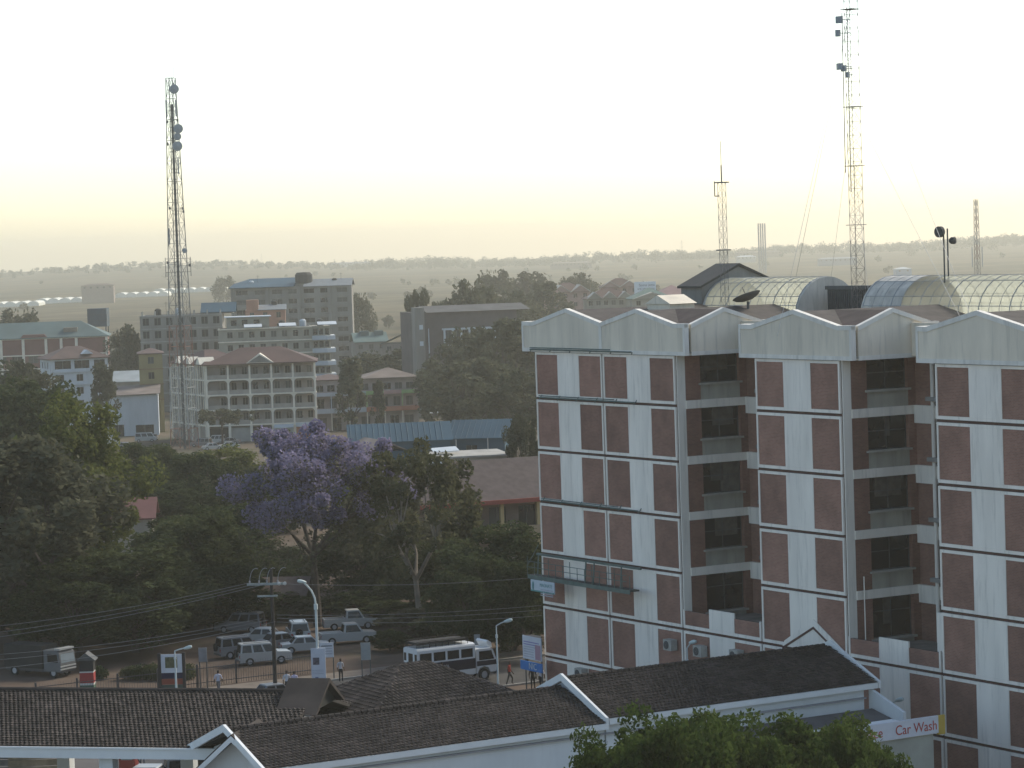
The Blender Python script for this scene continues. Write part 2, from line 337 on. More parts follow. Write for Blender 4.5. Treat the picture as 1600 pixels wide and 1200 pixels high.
# recess (return) walls
sill_m = mat('concrete_sill', (.38, .36, .31), .15, 2, .9)
spandrel_m = mat('spandrel_render', (.34, .325, .27), .18, 1.2, .9, streak=.5)
for bay in (2, 4):
    a = S[bay]
    box('corner_column', a - .02, a + .06, .06, .66, 7.3, 23.85, white, ob)
    tops = [FL[k] + .30 for k in (1, 2, 3, 4)]
    lows = tops + [6.75]; ups = [23.85] + [t - .53 for t in tops]
    for t in tops:
        box('floor_band', a + .0, a + .14, .66, ND + .3, t - .53, t, white, ob)
    for lo, hi in zip(lows, ups):
        box('brick_panel', a - .41, a + .05, .67, 1.85, lo, hi, brick_r, ob); box('brick_panel', a - .41, a + .05, 4.95, ND + .31, lo, hi, brick_r, ob)
        sp_ = lo + (.95 if lo > 7 else .25)
        box('spandrel', a - .41, a + .03, 1.852, 4.948, lo, sp_, spandrel_m, ob)
        box('window_sill', a - .2, a + .22, 1.7, 5.05, sp_, sp_ + .12, sill_m, ob)
        w_ = MB()
        for y in (1.85, 3.4, 4.89): w_.box(a - .30, a - .24, y, y + .06, sp_ + .12, hi)
        w_.box(a - .30, a - .24, 1.91, 4.89, sp_ + .12, sp_ + .18).box(a - .30, a - .24, 1.91, 4.89, hi - .9, hi - .84)
        wf = w_.build('window', darksteel, ob)
        if random.random() < .5: box('curtain', a - .262, a - .25, 1.95 + random.random() * 1.6, 3.3 + random.random() * 1.4, sp_ + .9, hi, mat('curtain_dull', (.085, .075, .062), .3, 3), wf)
        for y in (1.91, 3.46): box('pane', a - .285, a - .265, y, y + (1.49 if y < 2 else 1.43), sp_ + .18, hi, random.choice(glass_kinds), wf)
    # dark opening in the core behind the windows
    box('window_recess', a - .405, a - .37, 1.86, 4.94, 6.76, 23.8, mat('dark_interior', (.02, .02, .02)), ob)
    # back wall of the recess
    bw0 = ND + .3
    for t in tops:
        MB().box(a + .14, a + BAY, bw0 - .25, bw0 + .0, t - .53, t).box(a + .14, a + 2.1, bw0 - .24, bw0, t - 1.07, t - .53).box(a + 2.1, a + 2.5, bw0 - .24, bw0, t - .75, t - .53).build('back_beam', white, ob)
        MB().box(a + 1.6, a + BAY, bw0 - .55, bw0 - .251, t + .3, t + .55).build('balcony_rail', mat('rail_grey', (.25, .245, .23), .15, 2), ob)
    for lo, hi in zip(lows, ups):
        box('brick_panel', a + .06, a + 1.6, bw0 - .02, bw0 + .02, lo, hi, brick_f, ob)
        box('brick_panel', a + 2.9, a + BAY, bw0 - .02, bw0 + .02, lo, hi, brick_f, ob)
    MB().tube((a + 2.0, bw0 - .3, 6.8), (a + 2.0, bw0 - .3, 23.8), .13, n=10).build('drain_pipe', white, ob)
MB().tube((S[4] + .5, .9, 6.8), (S[4] + .5, .9, 11), .035).build('vent_pipe', white, ob)
box('wall_box', 5 * BAY - .9, 5 * BAY - .05, .4, .55, 6.9, 9.6, white, ob)
# parapet cornices with gables
def cornice(s0, s1, apexes, wf, wb, nm='cornice', right=True):
    prof = [(s0, 23.9), (s1, 23.9), (s1, 25.86)]
    top = [(s1, 25.86)]
    pts = []
    for i, c in enumerate(apexes):
        l = c - 4.35; r_ = c + 4.35
        pts += [(max(l, s0 + .3), 25.84), (c, 26.78), (min(r_, s1 - .3), 25.84)]
    line = [(s0, 25.86)] + pts + [(s1, 25.86)]
    MB().prism([(s0, 23.95), (s1, 23.95)] + [(x, z - .02) for x, z in line[::-1]], 'y', wf, wf + .25).build(nm, cornice_m, ob)
    t = MB()
    for (xa, za), (xb, zb) in zip(line[:-1], line[1:]):
        if xb - xa < .02: continue
        t.prism([(xa, za - .22), (xb, zb - .22), (xb, zb + .06), (xa, za + .06)], 'y', wf - .05, wf + .32)
    t.box(s0 - .03, s0 + .17, wf - .047, wf + .3, 24.1, 25.66); t.box(s1 - .17, s1 + .03, wf - .047, wf + .3, 24.1, 25.66)
    t.box(s0 - .03, s1 + .03, wf - .05, wf + .3, 23.85, 24.1)
    for l in [c - 4.35 for c in apexes[1:]]: t.box(l - .17, l + .17, wf - .046, wf + .1, 24.1, 25.66)
    t.build('cornice_trim', trim_m, ob)
    # side returns and soffit
    for x in ((s0, s1 - .25) if right else (s0,)):
        box(nm, x, x + .25, wf + .25, wb, 23.95, 25.86, cornice_m, ob)
        box('cornice_trim', x - .03, x + .28, wf + .325, wb, 23.85, 24.1, trim_m, ob)
        box('cornice_trim', x - .03, x + .28, wf + .325, wb, 25.861, 25.93, trim_m, ob)
    box('soffit', s0 + .02, s1 - .02, wf + .3, wb, 23.88, 23.94, cornice_m, ob)
    for c in apexes:
        r = MB().prism([(c - 4.3, 25.75), (c, 26.72), (c + 4.3, 25.75)], 'y', wf + .33, wb); r.build('gable_roof', tile_r if nm == 'x' else mat('roof_tile_dark', (.066, .056, .048), .25, 1.5), ob)
cornice(-1.33, 2 * BAY + 1.35, [4.45, 13.1], -.16, 11, right=False)
cornice(3 * BAY - 1.33, 4 * BAY + 1.3, [3.5 * BAY], -.16, 11, right=False)
cornice(5 * BAY - 1.36, 7 * BAY + 1.3, [5.5 * BAY - .4, 6.5 * BAY], -.16, 11)
for a in (2 * BAY + 1.35, 4 * BAY + 1.3):   # gabled cornice over each return wall
    w1 = 6.4; ap = 2.95; f0 = .34
    line = [(f0, 25.80), (ap, 26.76), (w1 - .5, 25.84), (w1, 25.84)]
    MB().prism([(f0, 23.95), (w1, 23.95)] + line[::-1], 'x', a - .2, a - .01).build('cornice', cornice_m, ob)
    t = MB()
    for (xa, za), (xb, zb) in zip(line[:-1], line[1:]): t.prism([(xa, za - .2), (xb, zb - .2), (xb, zb + .07), (xa, za + .07)], 'x', a - .3, a + .05)
    t.box(a - .25, a + .045, f0, w1, 23.84, 24.1); t.build('cornice_trim', trim_m, ob)
    MB().prism([(f0, 25.75), (ap, 26.72), (w1 - .5, 25.77)], 'x', a - 6, a - .31).build('gable_roof', tile_r, ob)
# back cornice of the recesses
for a in (2 * BAY, 4 * BAY):
    box('cornice', a + 1.4, a + BAY - 1.4, ND - 1.0, ND - .8, 23.95, 25.9, cornice_m, ob)
    box('soffit', a, a + BAY, ND - .8, ND + .3, 23.9, 24.2, cornice_m, ob)
# small vent box on the first gable
MB().box(5.2, 8.0, 6, 8, 25.6, 26.9).prism([(5.0, 26.9), (6.6, 27.5), (8.2, 26.9)], 'y', 5.9, 8.1).build('roof_vent_house', cornice_m, ob)
# barrel vaulted rooflights
poly_m = bpy.data.materials.new('polycarbonate'); poly_m.use_nodes = True; pn = poly_m.node_tree; pn.nodes.remove(pn.nodes['Principled BSDF'])
tr_ = pn.nodes.new('ShaderNodeBsdfTranslucent'); tr_.inputs[0].default_value = (.84, .85, .76, 1); df_ = pn.nodes.new('ShaderNodeBsdfDiffuse'); df_.inputs[0].default_value = (.60, .60, .54, 1)
tp_ = pn.nodes.new('ShaderNodeBsdfTransparent'); tp_.inputs[0].default_value = (.93, .94, .87, 1)
m1_ = pn.nodes.new('ShaderNodeMixShader'); m1_.inputs[0].default_value = .65; m2_ = pn.nodes.new('ShaderNodeMixShader'); m2_.inputs[0].default_value = .6
pn.links.new(df_.outputs[0], m1_.inputs[1]); pn.links.new(tr_.outputs[0], m1_.inputs[2]); pn.links.new(m1_.outputs[0], m2_.inputs[1]); pn.links.new(tp_.outputs[0], m2_.inputs[2]); pn.links.new(m2_.outputs[0], pn.nodes['Material Output'].inputs[0])
grey_end = mat('vault_end_render', (.46, .44, .39), .2, 1.3, .9, streak=.6)
def vault(s0, s1, wc, hw, hh, zb, step, solid):
    v = box('rooflight_kerb', s0, s1, wc - hw, wc + hw, 25.45, zb, cornice_m, ob)
    N = 12
    def pt(i): a = math.pi * i / N; return (wc - hw * math.cos(a), zb + hh * math.sin(a))
    n = max(2, round((s1 - s0) / step)); xs_ = [s0 + (s1 - s0) * i / n for i in range(n + 1)]
    for i in range(n):
        is_solid = i < solid
        mm = MB()
        for k in range(N):
            (ya, za), (yb, zb_) = pt(k), pt(k + 1)
            mm.add([(xs_[i] + .03, ya, za), (xs_[i + 1] - .03, ya, za), (xs_[i + 1] - .03, yb, zb_), (xs_[i] + .03, yb, zb_)], [(0, 1, 2, 3)])
        mm.build('vault_panel', grey_end if is_solid else poly_m, ob)
    for i, x in enumerate(xs_):
        MB().path([(x, *pt(k)) for k in range(N + 1)], (.04 if i % 3 == 0 else .02), 5).build('vault_rib', steel, ob)
    for k in (1, 2, 4, 6, 8, 10, 11): MB().tube((s0, *pt(k)), (s1, *pt(k)), .025, n=5).build('purlin', steel, ob)
    p_ = [pt(k) for k in range(N + 1)]
    MB().prism(p_[::-1], 'x', s1, s1 + .2).build('vault_end_wall', grey_end, ob)
    MB().prism(p_[::-1], 'x', s0 - .2, s0).build('vault_end_wall', grey_end, ob)
vault(4.4, 15.2, 13.8, 2.6, 2.5, 25.95, .9, 0)
vault(22.4, 52, 13.8, 2.6, 2.5, 25.95, .95, 4)
block_m = mat('stair_block_render', (.20, .20, .185), .2, .8, .95, streak=.4)
MB().prism([(11.3, 25.45), (17.9, 25.45), (17.9, 27.9), (14.5, 29.25), (11.3, 27.9)], 'x', 1.6, 4.15).build('stair_tower', block_m, ob)
MB().prism([(11.1, 27.8), (14.5, 29.27), (18.1, 27.8), (18.1, 27.95), (14.5, 29.45), (11.1, 27.95)], 'x', 1.4, 4.3).build('stair_tower_roof', mat('dark_sheet', (.06, .06, .055)), ob)
lv = MB()
for i in range(22): lv.box(16.4 + i * .2, 16.5 + i * .2, 13, 13.1, 25.5, 27.6)
lv.box(16.2, 20.9, 12.95, 13.3, 27.6, 27.85); lv.build('louvre_screen', darksteel, ob)
box('plant_room', 16.4, 20.8, 13.2, 16, 25.45, 27.55, mat('plant_dark', (.05, .05, .05)), ob)
# air conditioning units on the lower front
for i, (s_, z_) in enumerate(((16.2, 5.1), (19.6, 5.05), (23.6, 5.2), (5.2, 2.0))):
    ac = empty('air_conditioner', uw(s_, -.38, z_), YAW, ['beige air conditioner beside the panel joint below the first recess', 'small square air conditioner left of the white panel under the recess', 'air conditioner with hanging hose on the white panel edge under the recess', 'small air conditioner on the lowest brick panel near the corner'][i], 'air conditioner', 'air conditioners on the brick front')
    MB().box(-.45, .45, -.2, .3, -.35, .35).build('casing', mat('ac_beige', (.36, .35, .31), .15, 3), ac)
    MB().lathe([(.02, 0), (.25, 0), (.27, .02), (.27, .05)], 14, (-.08, -.255, 0), (0, 1, 0)).build('fan_grille', darksteel, ac)
    if i == 2: MB().path([(.45, .1, .2), (.6, .0, .3), (.66, .0, -.1), (.6, .1, -.55)], .03).build('hose', mat('hose_pale', (.4, .4, .36)), ac)

# ================================================================== FILLING STATION WITH TILED ROOFS
st_white = mat('station_white', (.66, .68, .67), .07, .6, .8, streak=.2, dirt=(.5, .5, .48))
st_eave = mat('station_fascia', (.72, .73, .71), .06, .8, .7)
def tiles(parent, o, ex, ey, nu, poly=None, tw=.25, tl=.29, name='roof_tile'):
    """rows of overlapping tiles on a slope: o = eave corner, ex = along the eave, ey = up the slope"""
    o = Vector(o); ex = Vector(ex); ey = Vector(ey); Lx = ex.length; Ly = ey.length; ex = ex / Lx; ey = ey / Ly; n = ex.cross(ey).normalized()
    if n.z < 0: n = -n
    vs = []; fs = []
    rows = int(Ly / tl) + 1
    for r in range(rows):
        for c_ in range(int(Lx / tw) + 2):
            x = c_ * tw - (.5 * tw if r % 2 else 0); y = r * tl
            if x < -.01 - tw or x > Lx: continue
            if poly is not None:
                cx, cy = x + tw / 2, min(y + tl / 2, Ly)
                inside = False; j = len(poly) - 1
                for i in range(len(poly)):
                    (xi, yi), (xj, yj) = poly[i], poly[j]
                    if (yi > cy) != (yj > cy) and cx < (xj - xi) * (cy - yi) / (yj - yi) + xi: inside = not inside
                    j = i
                if not inside: continue
            y1 = min(y + tl * 1.15, Ly + .05); x0 = max(x, 0); x1 = min(x + tw, Lx)
            if x1 - x0 < .03: continue
            dz = random.uniform(-.02, .02); h0 = .075 + dz; h1 = .02
            q = len(vs); xm = x0 + (x1 - x0) * .45
            for (xx, hh) in ((x0 + .01, 0), (xm, .05), (x1 - .01, .0)):
                a = o + ex * xx + ey * y; vs.append(a + n * (h0 + hh)); vs.append(a + n * (h0 + hh - .04)); vs.append(o + ex * xx + ey * y1 + n * (h1 + hh))
            fs += [(q, q + 3, q + 5, q + 2), (q + 3, q + 6, q + 8, q + 5), (q + 1, q + 4, q + 3, q), (q + 4, q + 7, q + 6, q + 3)]
    me = bpy.data.meshes.new(name); me.from_pydata(vs, [], fs); me.materials.append(tile_m); t = link(name, me, parent); t['kind'] = 'stuff'; return t
st = empty('station_building', LC, YAW, 'long white filling station building with dark brown tiled gable roofs', 'building')
se = 44.05; dp = 4.3
# section C (right, higher) and B (left, lower); local x = u (towards the eave), y = w
def gable_section(w0, w1, ze, zr, wall_b, nm, wl0=None, wl1=None):
    xf = se; xr = se - dp; xb = se - 2 * dp
    u_ = MB().prism([(xf, ze - .02), (xr, zr - .02), (xb, ze - .02), (xb, ze - .22), (xr, zr - .25), (xf, ze - .22)], 'y', w0, w1); u_.build('roof_deck', mat('roof_under', (.05, .045, .04)), st)
    L_ = math.hypot(dp, zr - ze)
    tiles(st, (xf + .1, w0, ze - .04), (0, w1 - w0, 0), (-dp, 0, zr - ze), None)
    tiles(st, (xb - .1, w0, ze - .04), (0, w1 - w0, 0), (dp, 0, zr - ze), None)
    rd = MB(); n = int((w1 - w0) / .38)
    for i in range(n): rd.lathe([(.02, 0), (.11, 0), (.13, .3), (.02, .36)], 7, (xr, w0 + i * .38, zr + .06), (0, 1, 0))
    rd.build('ridge_tile', tile_m, st)
    box('fascia_board', xf - .02, xf + .14, w0, w1, ze - .34, ze - .03, st_eave, st)
gable_section(-23.0, -5.3, 6.42, 7.98, 0, 'c')
gable_section(-42.9, -23.05, 6.18, 7.52, 0, 'b')
MB().prism([(se - 2 * dp + .6, 0), (se - .25, 0), (se - .25, 6.0), (se - dp, 7.2), (se - 2 * dp + .6, 6.0)], 'y', -42.2, -23.1).build('wall', st_white, st)
MB().prism([(se - 2 * dp + .6, 0), (se - .25, 0), (se - .25, 6.2), (se - dp, 7.65), (se - 2 * dp + .6, 6.2)], 'y', -23.0, -6.0).build('wall', st_white, st)
box('fascia_board', se - .24, se - .02, -42.2, -6.0, 5.55, 5.62, mat('fascia_line', (.30, .30, .31)), st)
# gable barge boards
def barge(w, ze, zr, th=.16, m_=None, ov=.3, sgn=-1):
    b_ = MB()
    for (xa, za, xb, zb) in ((se + .15, ze - .30, se - dp, zr - .02), (se - dp, zr - .02, se - 2 * dp - .15, ze - .30)):
        b_.hexa([(xa, w, za - .05), (xb, w, zb - .05), (xb, w + sgn * th, zb - .05), (xa, w + sgn * th, za - .05)], [(xa, w, za + .34), (xb, w, zb + .34), (xb, w + sgn * th, zb + .34), (xa, w + sgn * th, za + .34)])
    b_.build('barge_board', m_ or st_eave, st)
barge(-42.95, 6.18, 7.52); barge(-23.06, 6.42, 7.98); barge(-5.25, 6.42, 7.98, sgn=1)
MB().prism([(se + .1, 6.1), (se - dp, 7.85), (se - 2 * dp - .1, 6.1)], 'y', -23.04, -22.9).build('gable_wall', mat('gable_blue_grey', (.30, .33, .36), .15, 1.2), st)
# lean-to roof in front of section C and side wall beyond it
MB().hexa([(se + .2, -17.5, 4.9), (se + 3.6, -17.5, 4.2), (se + 3.6, -5.8, 4.2), (se + .2, -5.8, 4.9)], [(se + .2, -17.5, 5.02), (se + 3.6, -17.5, 4.32), (se + 3.6, -5.8, 4.32), (se + .2, -5.8, 5.02)]).build('lean_to_roof', mat('lean_to_grey', (.10, .10, .10), .2, 1), st)
box('lean_to_wall', se, se + 3.4, -17.2, -6.1, 0, 4.15, st_white, st)
MB().prism([(se - .2, 4.7), (se + 2.8, 4.4), (se + 2.8, 5.1), (se - .2, 6.1)], 'y', -5.7, -5.5).build('side_gable', st_white, st)
# forecourt canopy roof (section A) set at its own angle
AY = R(-14.0); pA = atz(335, 1166, 6.2)
ca = empty('forecourt_canopy', (pA.x, pA.y, 0), AY, 'white columned canopy with dark tiled roof and white fascia', 'canopy')
LA = 30; dA = 6.6; zeA = 6.15; zrA = 7.95
MB().prism([(0, zeA - .03), (dA, zrA - .03), (2 * dA, zeA - .03), (2 * dA, zeA - .2), (dA, zrA - .25), (0, zeA - .2)], 'x', -LA, 3.5).build('roof_deck', mat('roof_under', (.05, .045, .04)), ca)
tiles(ca, (-LA, -.1, zeA - .05), (LA + 3.5, 0, 0), (0, dA, zrA - zeA), None)
tiles(ca, (3.5, 2 * dA + .1, zeA - .05), (-LA - 3.5, 0, 0), (0, -dA, zrA - zeA), None)
MB().box(-LA, 1.2, -.22, -.04, zeA - .62, zeA - .05).build('fascia_board', st_eave, ca)
MB().box(-LA, 1.2, -.30, -.23, zeA - .12, zeA - .02).build('gutter', st_eave, ca)
MB().box(-LA, 3, 0, 2 * dA, zeA - .66, zeA - .6).build('ceiling', mat('canopy_ceiling', (.35, .36, .35)), ca)
for x in (-22.6, -13.9, -6.5, -.7):
    box('column', x, x + .75, .35, 1.1, 0, zeA - .66, st_white, ca)
    box('column', x, x + .75, 2 * dA - 1.1, 2 * dA - .35, 0, zeA - .66, st_white, ca)
rd = MB(); rd.tube((-LA, dA, zrA + .06), (3.5, dA, zrA + .06), .13, n=7); rd.build('ridge_tile', tile_m, ca)
# small gable (dark louvre) at the right end of its ridge
gx = 3.5
MB().prism([(dA - 2.2, zrA - .75), (dA + 2.2, zrA - .75), (dA, zrA + .55)], 'x', gx - 1.6, gx + .3).build('gable_louvre', mat('louvre_dark', (.03, .03, .025)), ca)
MB().prism([(dA - 2.6, zrA - .8), (dA, zrA + .75), (dA + 2.6, zrA - .8), (dA + 2.3, zrA - .8), (dA, zrA + .5), (dA - 2.3, zrA - .8)], 'x', gx - 1.6, gx + .7).build('gable_roof', tile_m, ca)
# front facing white gable where canopy and building meet
gb = atz(360, 1147, 7.5)
gg = empty('porch_gable', (gb.x, gb.y, 0), R(-12), 'white pitched porch gable between the canopy and the station wall', 'porch')
MB().prism([(-1.7, 0), (2.2, 0), (2.2, 5.7), (.1, 7.1), (-1.7, 5.7)], 'y', .7, 3.4).build('wall', st_white, gg)
for a_, b_ in (((-2.0, 5.55), (.1, 7.42)), ((.1, 7.42), (2.6, 5.2))):
    MB().prism([(a_[0], a_[1] - .28), (b_[0], b_[1] - .28), (b_[0], b_[1] + .02), (a_[0], a_[1] + .02)], 'y', -.3, -.1).build('barge_board', st_eave, gg)
    MB().prism([(a_[0], a_[1] + .0), (b_[0], b_[1] + .0), (b_[0], b_[1] + .1), (a_[0], a_[1] + .1)], 'y', -.25, 4.5).build('roof_plane', tile_m, gg)
# hipped tiled roof behind
pk = atz(640, 1036, 8.1)
hp = empty('hipped_kiosk', (pk.x, pk.y, 0), YAW + R(90), 'white walled kiosk under a dark hipped tile roof', 'kiosk')
x0, x1, y0, y1 = -5.6, 6.4, -5.2, 5.2; zb = 5.6; zt = 8.1
for nm, pts in (('f', [(x0, y0), (x1, y0), (1.0, 0), (-.6, 0)]), ('b', [(x1, y1), (x0, y1), (-.6, 0), (1.0, 0)]), ('l', [(x0, y1), (x0, y0), (-.6, 0)]), ('r', [(x1, y0), (x1, y1), (1.0, 0)])):
    P = [Vector((p[0], p[1], zb if i < 2 else zt)) for i, p in enumerate(pts)]
    MB().add(P, [tuple(range(len(P)))]).build('roof_plane', mat('roof_under', (.05, .045, .04)), hp)
    ex = P[1] - P[0]; exn = ex.normalized(); q = P[2] - P[0]; ey = q - exn * q.dot(exn)
    loc2 = [((p - P[0]).dot(exn), (p - P[0]).dot(ey.normalized())) for p in P]
    tiles(hp, P[0], ex, ey, None, poly=loc2)
MB().box(x0 + .5, x1 - .5, y0 + .5, y1 - .5, 0, zb - .05).build('wall', st_white, hp)
fb = MB()
for a_, b_ in (((x0, y0), (x1, y0 - .12)), ((x0, y1), (x1, y1 + .12)), ((x0 - .12, y0), (x0, y1)), ((x1, y0), (x1 + .12, y1))): fb.box(a_[0], b_[0], min(a_[1], b_[1]), max(a_[1], b_[1]), zb - .3, zb)
fb.build('fascia_board', st_eave, hp)
# ================================================================== TOWN BUILDINGS
def wall_face(mb, x0, x1, y, sgn, z0, z1, ops, th=.3, axis='x'):
    """solid wall between x0 and x1 with rectangular openings (xa, xb, za, zb); y = outer plane"""
    zs = sorted({z0, z1} | {o[2] for o in ops} | {o[3] for o in ops}); xs_ = sorted({x0, x1} | {o[0] for o in ops} | {o[1] for o in ops})
    for za, zb in zip(zs[:-1], zs[1:]):
        run = None
        for xa, xb in list(zip(xs_[:-1], xs_[1:])) + [(None, None)]:
            solid = xa is not None and not any(o[0] <= xa + 1e-4 and o[1] >= xb - 1e-4 and o[2] <= za + 1e-4 and o[3] >= zb - 1e-4 for o in ops)
            if solid: run = (run[0], xb) if run else (xa, xb)
            elif run:
                if axis == 'x': mb.box(run[0], run[1], min(y, y + sgn * th), max(y, y + sgn * th), za, zb)
                else: mb.box(min(y, y + sgn * th), max(y, y + sgn * th), run[0], run[1], za, zb)
                run = None
win_frame = mat('window_frame_grey', (.22, .22, .20))
def grid_ops(x0, x1, z0, st, h, n, ww, wh, sill, skip=()):
    o = []; pitch = (x1 - x0) / n
    for k in range(st):
        for i in range(n):
            if (i, k) in skip: continue
            c = x0 + pitch * (i + .5); o.append((c - ww / 2, c + ww / 2, z0 + k * h + sill, z0 + k * h + sill + wh))
    return o
def panes(par, ops, y, axis, sgn, glass=None, frame=True):
    for xa, xb, za, zb in ops:
        sx, sz = xb - xa, zb - za; gl = glass or random.choice(glass_kinds)
        if axis == 'x':
            o = link('window', sbox('window', sx, .06, sz, gl), par, (xa, y + sgn * .2 - .03, za))
        else:
            o = link('window', sbox('window_side', .06, sx, sz, gl), par, (y + sgn * .2 - .03, xa, za))
        if frame and sx > .5:
            if axis == 'x': link('mullion', sbox('mullion', .07, .05, sz, win_frame), o, (sx / 2 - .035, -.055, 0))
            else: link('mullion', sbox('mullion_side', .05, .07, sz, win_frame), o, (-.055 if sgn > 0 else .06, sx / 2 - .035, 0))
core_m = mat('interior_dark', (.03, .03, .028))
def shell(par, W_, D_, z0, z1, wm, front=None, left=None, right=None, glass=None):
    m = MB()
    f = front or []; l = left or []; r = right or []
    wall_face(m, 0, W_, 0, 1, z0, z1, f); m.box(0, W_, D_ - .3, D_, z0, z1)
    wall_face(m, .3, D_ - .3, 0, 1, z0, z1, l, axis='y'); wall_face(m, .3, D_ - .3, W_, -1, z0, z1, r, axis='y')
    wl = m.build('wall', wm, par)
    panes(par, f, 0, 'x', 1, glass); panes(par, l, 0, 'y', 1, glass); panes(par, r, W_, 'y', -1, glass)
    box('interior', .5, W_ - .5, .5, D_ - .5, z0, z1 - .05, core_m, par)
    return wl
def hip(par, x0, x1, y0, y1, zb, zt, m, ov=.5, name='roof', inset=None):
    x0 -= ov; x1 += ov; y0 -= ov; y1 += ov; hy = (y1 - y0) / 2; k = hy if inset is None else inset; ym = (y0 + y1) / 2
    k = min(k, (x1 - x0) / 2 - .05)
    v = [(x0, y0, zb), (x1, y0, zb), (x1, y1, zb), (x0, y1, zb), (x0 + k, ym, zt), (x1 - k, ym, zt), (x0, y0, zb - .2), (x1, y0, zb - .2), (x1, y1, zb - .2), (x0, y1, zb - .2)]
    return MB().add(v, [(0, 1, 5, 4), (1, 2, 5), (2, 3, 4, 5), (3, 0, 4), (9, 8, 7, 6), (6, 7, 1, 0), (7, 8, 2, 1), (8, 9, 3, 2), (9, 6, 0, 3)]).build(name, m, par)
def gable(par, x0, x1, y0, y1, zb, zt, m, ov=.5, along='x', name='roof'):
    if along == 'x':
        ym = (y0 + y1) / 2; return MB().prism([(y0 - ov, zb), (ym, zt), (y1 + ov, zb), (y1 + ov, zb - .15), (ym, zt - .18), (y0 - ov, zb - .15)], 'x', x0 - ov, x1 + ov).build(name, m, par)
    xm = (x0 + x1) / 2; return MB().prism([(x0 - ov, zb), (xm, zt), (x1 + ov, zb), (x1 + ov, zb - .15), (xm, zt - .18), (x0 - ov, zb - .15)], 'y', y0 - ov, y1 + ov).build(name, m, par)
def site(name, px, py, Y, yaw, label, cat='building', group=None):
    p = atY(px, py, Y); g = gz(p.x, p.y); e = empty(name, (p.x, p.y, g), R(yaw), label, cat, group); return e, g
def zl(px, py, Y, g): return zat(px, py, Y) - g

red_roof = mat('red_sheet_roof', (.078, .046, .040), .2, .3, .8)
teal_roof = mat('teal_sheet_roof', (.075, .115, .112), .15, .2, .7)
blue_roof = mat('blue_sheet_roof', (.022, .066, .098), .15, .2, .8)
red_wall = mat('red_render', (.19, .095, .08), .15, .4)
grey_wall = mat('grey_block_wall', (.215, .205, .18), .2, .3, .95, streak=.4)
beige_wall = mat('beige_stone_wall', (.27, .25, .20), .15, .4)
brown_roof = mat('brown_sheet_roof', (.095, .065, .058), .2, .3, .85)
yellow_wall = mat('ochre_render', (.25, .21, .105), .12, .4)
white_wall = mat('white_blue_render', (.43, .47, .49), .1, .4, .8, streak=.3)
rust = mat('rusty_sheet', (.16, .13, .11), .3, .3)
cr = mat('cream_frame', (.66, .61, .50), .1, .8)
shutter = mat('orange_render', (.42, .18, .11), .12, .5)

# --- cream building with arched balconies (corner building)
Yc = 556
e, g = site('balcony_building', 326, 690, Yc, 3, 'cream five storey corner building with arched balcony bays and red roof')
WR = 21.0; DP = 13; hs = 2.95; z0 = 3.3; nst = 4; zt = z0 + nst * hs
fr_ops = grid_ops(0, WR, z0, nst, hs, 10, .95, 1.5, .75)
back = [o for o in fr_ops]
m = MB(); wall_face(m, 0, WR, 1.6, 1, 0, zt, back); m.box(0, WR, DP - .3, DP, 0, zt); m.box(WR - .3, WR, 1.9, DP - .3, 0, zt)
m.build('wall', mat('pinkish_render', (.24, .21, .18), .15, .5), e); panes(e, back, 1.6, 'x', 1)
box('interior', .5, WR - .5, 2.2, DP - .5, 0, zt - .1, core_m, e)
cp = WR / 5
for i in range(6): box('column', i * cp - .17, i * cp + .17, -.05, .35, z0, zt - (0 if i else 0), cr, e)
for k in range(nst + 1):
    zz = z0 + k * hs; box('floor_band', -.3, WR + .3, -.12, 1.58, zz - .18, zz + .10, cr, e)
for k in range(nst):
    zz = z0 + k * hs
    for i in range(5):
        box('balcony_parapet', i * cp + .18, (i + 1) * cp - .18, -.02, .12, zz + .10, zz + .95, mat('balcony_render', (.29, .265, .225), .15, .6), e)
        if k < nst - 1:
            for sx, x_ in ((1, i * cp + .17), (-1, (i + 1) * cp - .17)):
                pts = [(x_, zz + hs - .18), (x_ + sx * .75, zz + hs - .18)] + [(x_ + sx * .75 * (1 - math.sin(t * math.pi / 10)), zz + hs - .18 - .75 * (1 - math.cos(t * math.pi / 10))) for t in range(1, 6)]
                MB().prism(pts if sx < 0 else pts[::-1], 'y', -.02, .2).build('arch_fillet', cr, e)      # arched corner fillets
# left face of the corner building
LW = 20
before_ = set(e.children)
lo = grid_ops(.6, LW, z0, nst, hs, 5, 1.1, 1.9, .6)
m = MB(); wall_face(m, .6, LW, 0, 1, 0, zt, lo, axis='y'); sd_ = m.build('wall', mat('pinkish_render', (.24, .21, .18)), e)
panes(e, lo, 0, 'y', 1)
for k in range(nst + 1): box('floor_band', -.22, -.01, .2, LW, z0 + k * hs - .15, z0 + k * hs + .1, cr, e)
for i in range(6):
    y_ = .6 + i * (LW - .6) / 5; box('pilaster', -.26, -.01, y_ - .17, y_ + .17, 0, zt, cr, e)
    if i < 5:
        ym = y_ + (LW - .6) / 10; box('pilaster', -.2, -.01, ym - .75, ym - .6, z0, zt, cr, e); box('pilaster', -.2, -.01, ym + .6, ym + .75, z0, zt, cr, e)
box('wall', .3, 8, .6, LW, 0, zt - .05, mat('pinkish_render', (.24, .21, .18)), e)
hip(e, 0, 9, 0, LW, zt + .12, zt + 2.7, red_roof, .5, name='wing_roof', inset=4)
for yy in (2.5, 8.5, 14.5):
    MB().prism([(yy - 1.3, zt + .1), (yy + 1.3, zt + .1), (yy, zt + 1.5)], 'x', -.75, 2.5).build('dormer_gable', cr, e)
rz_ = Matrix.Rotation(R(23), 4, 'Z')
for o_ in set(e.children) - before_: o_.location = rz_ @ o_.location; o_.rotation_euler.z += R(23)
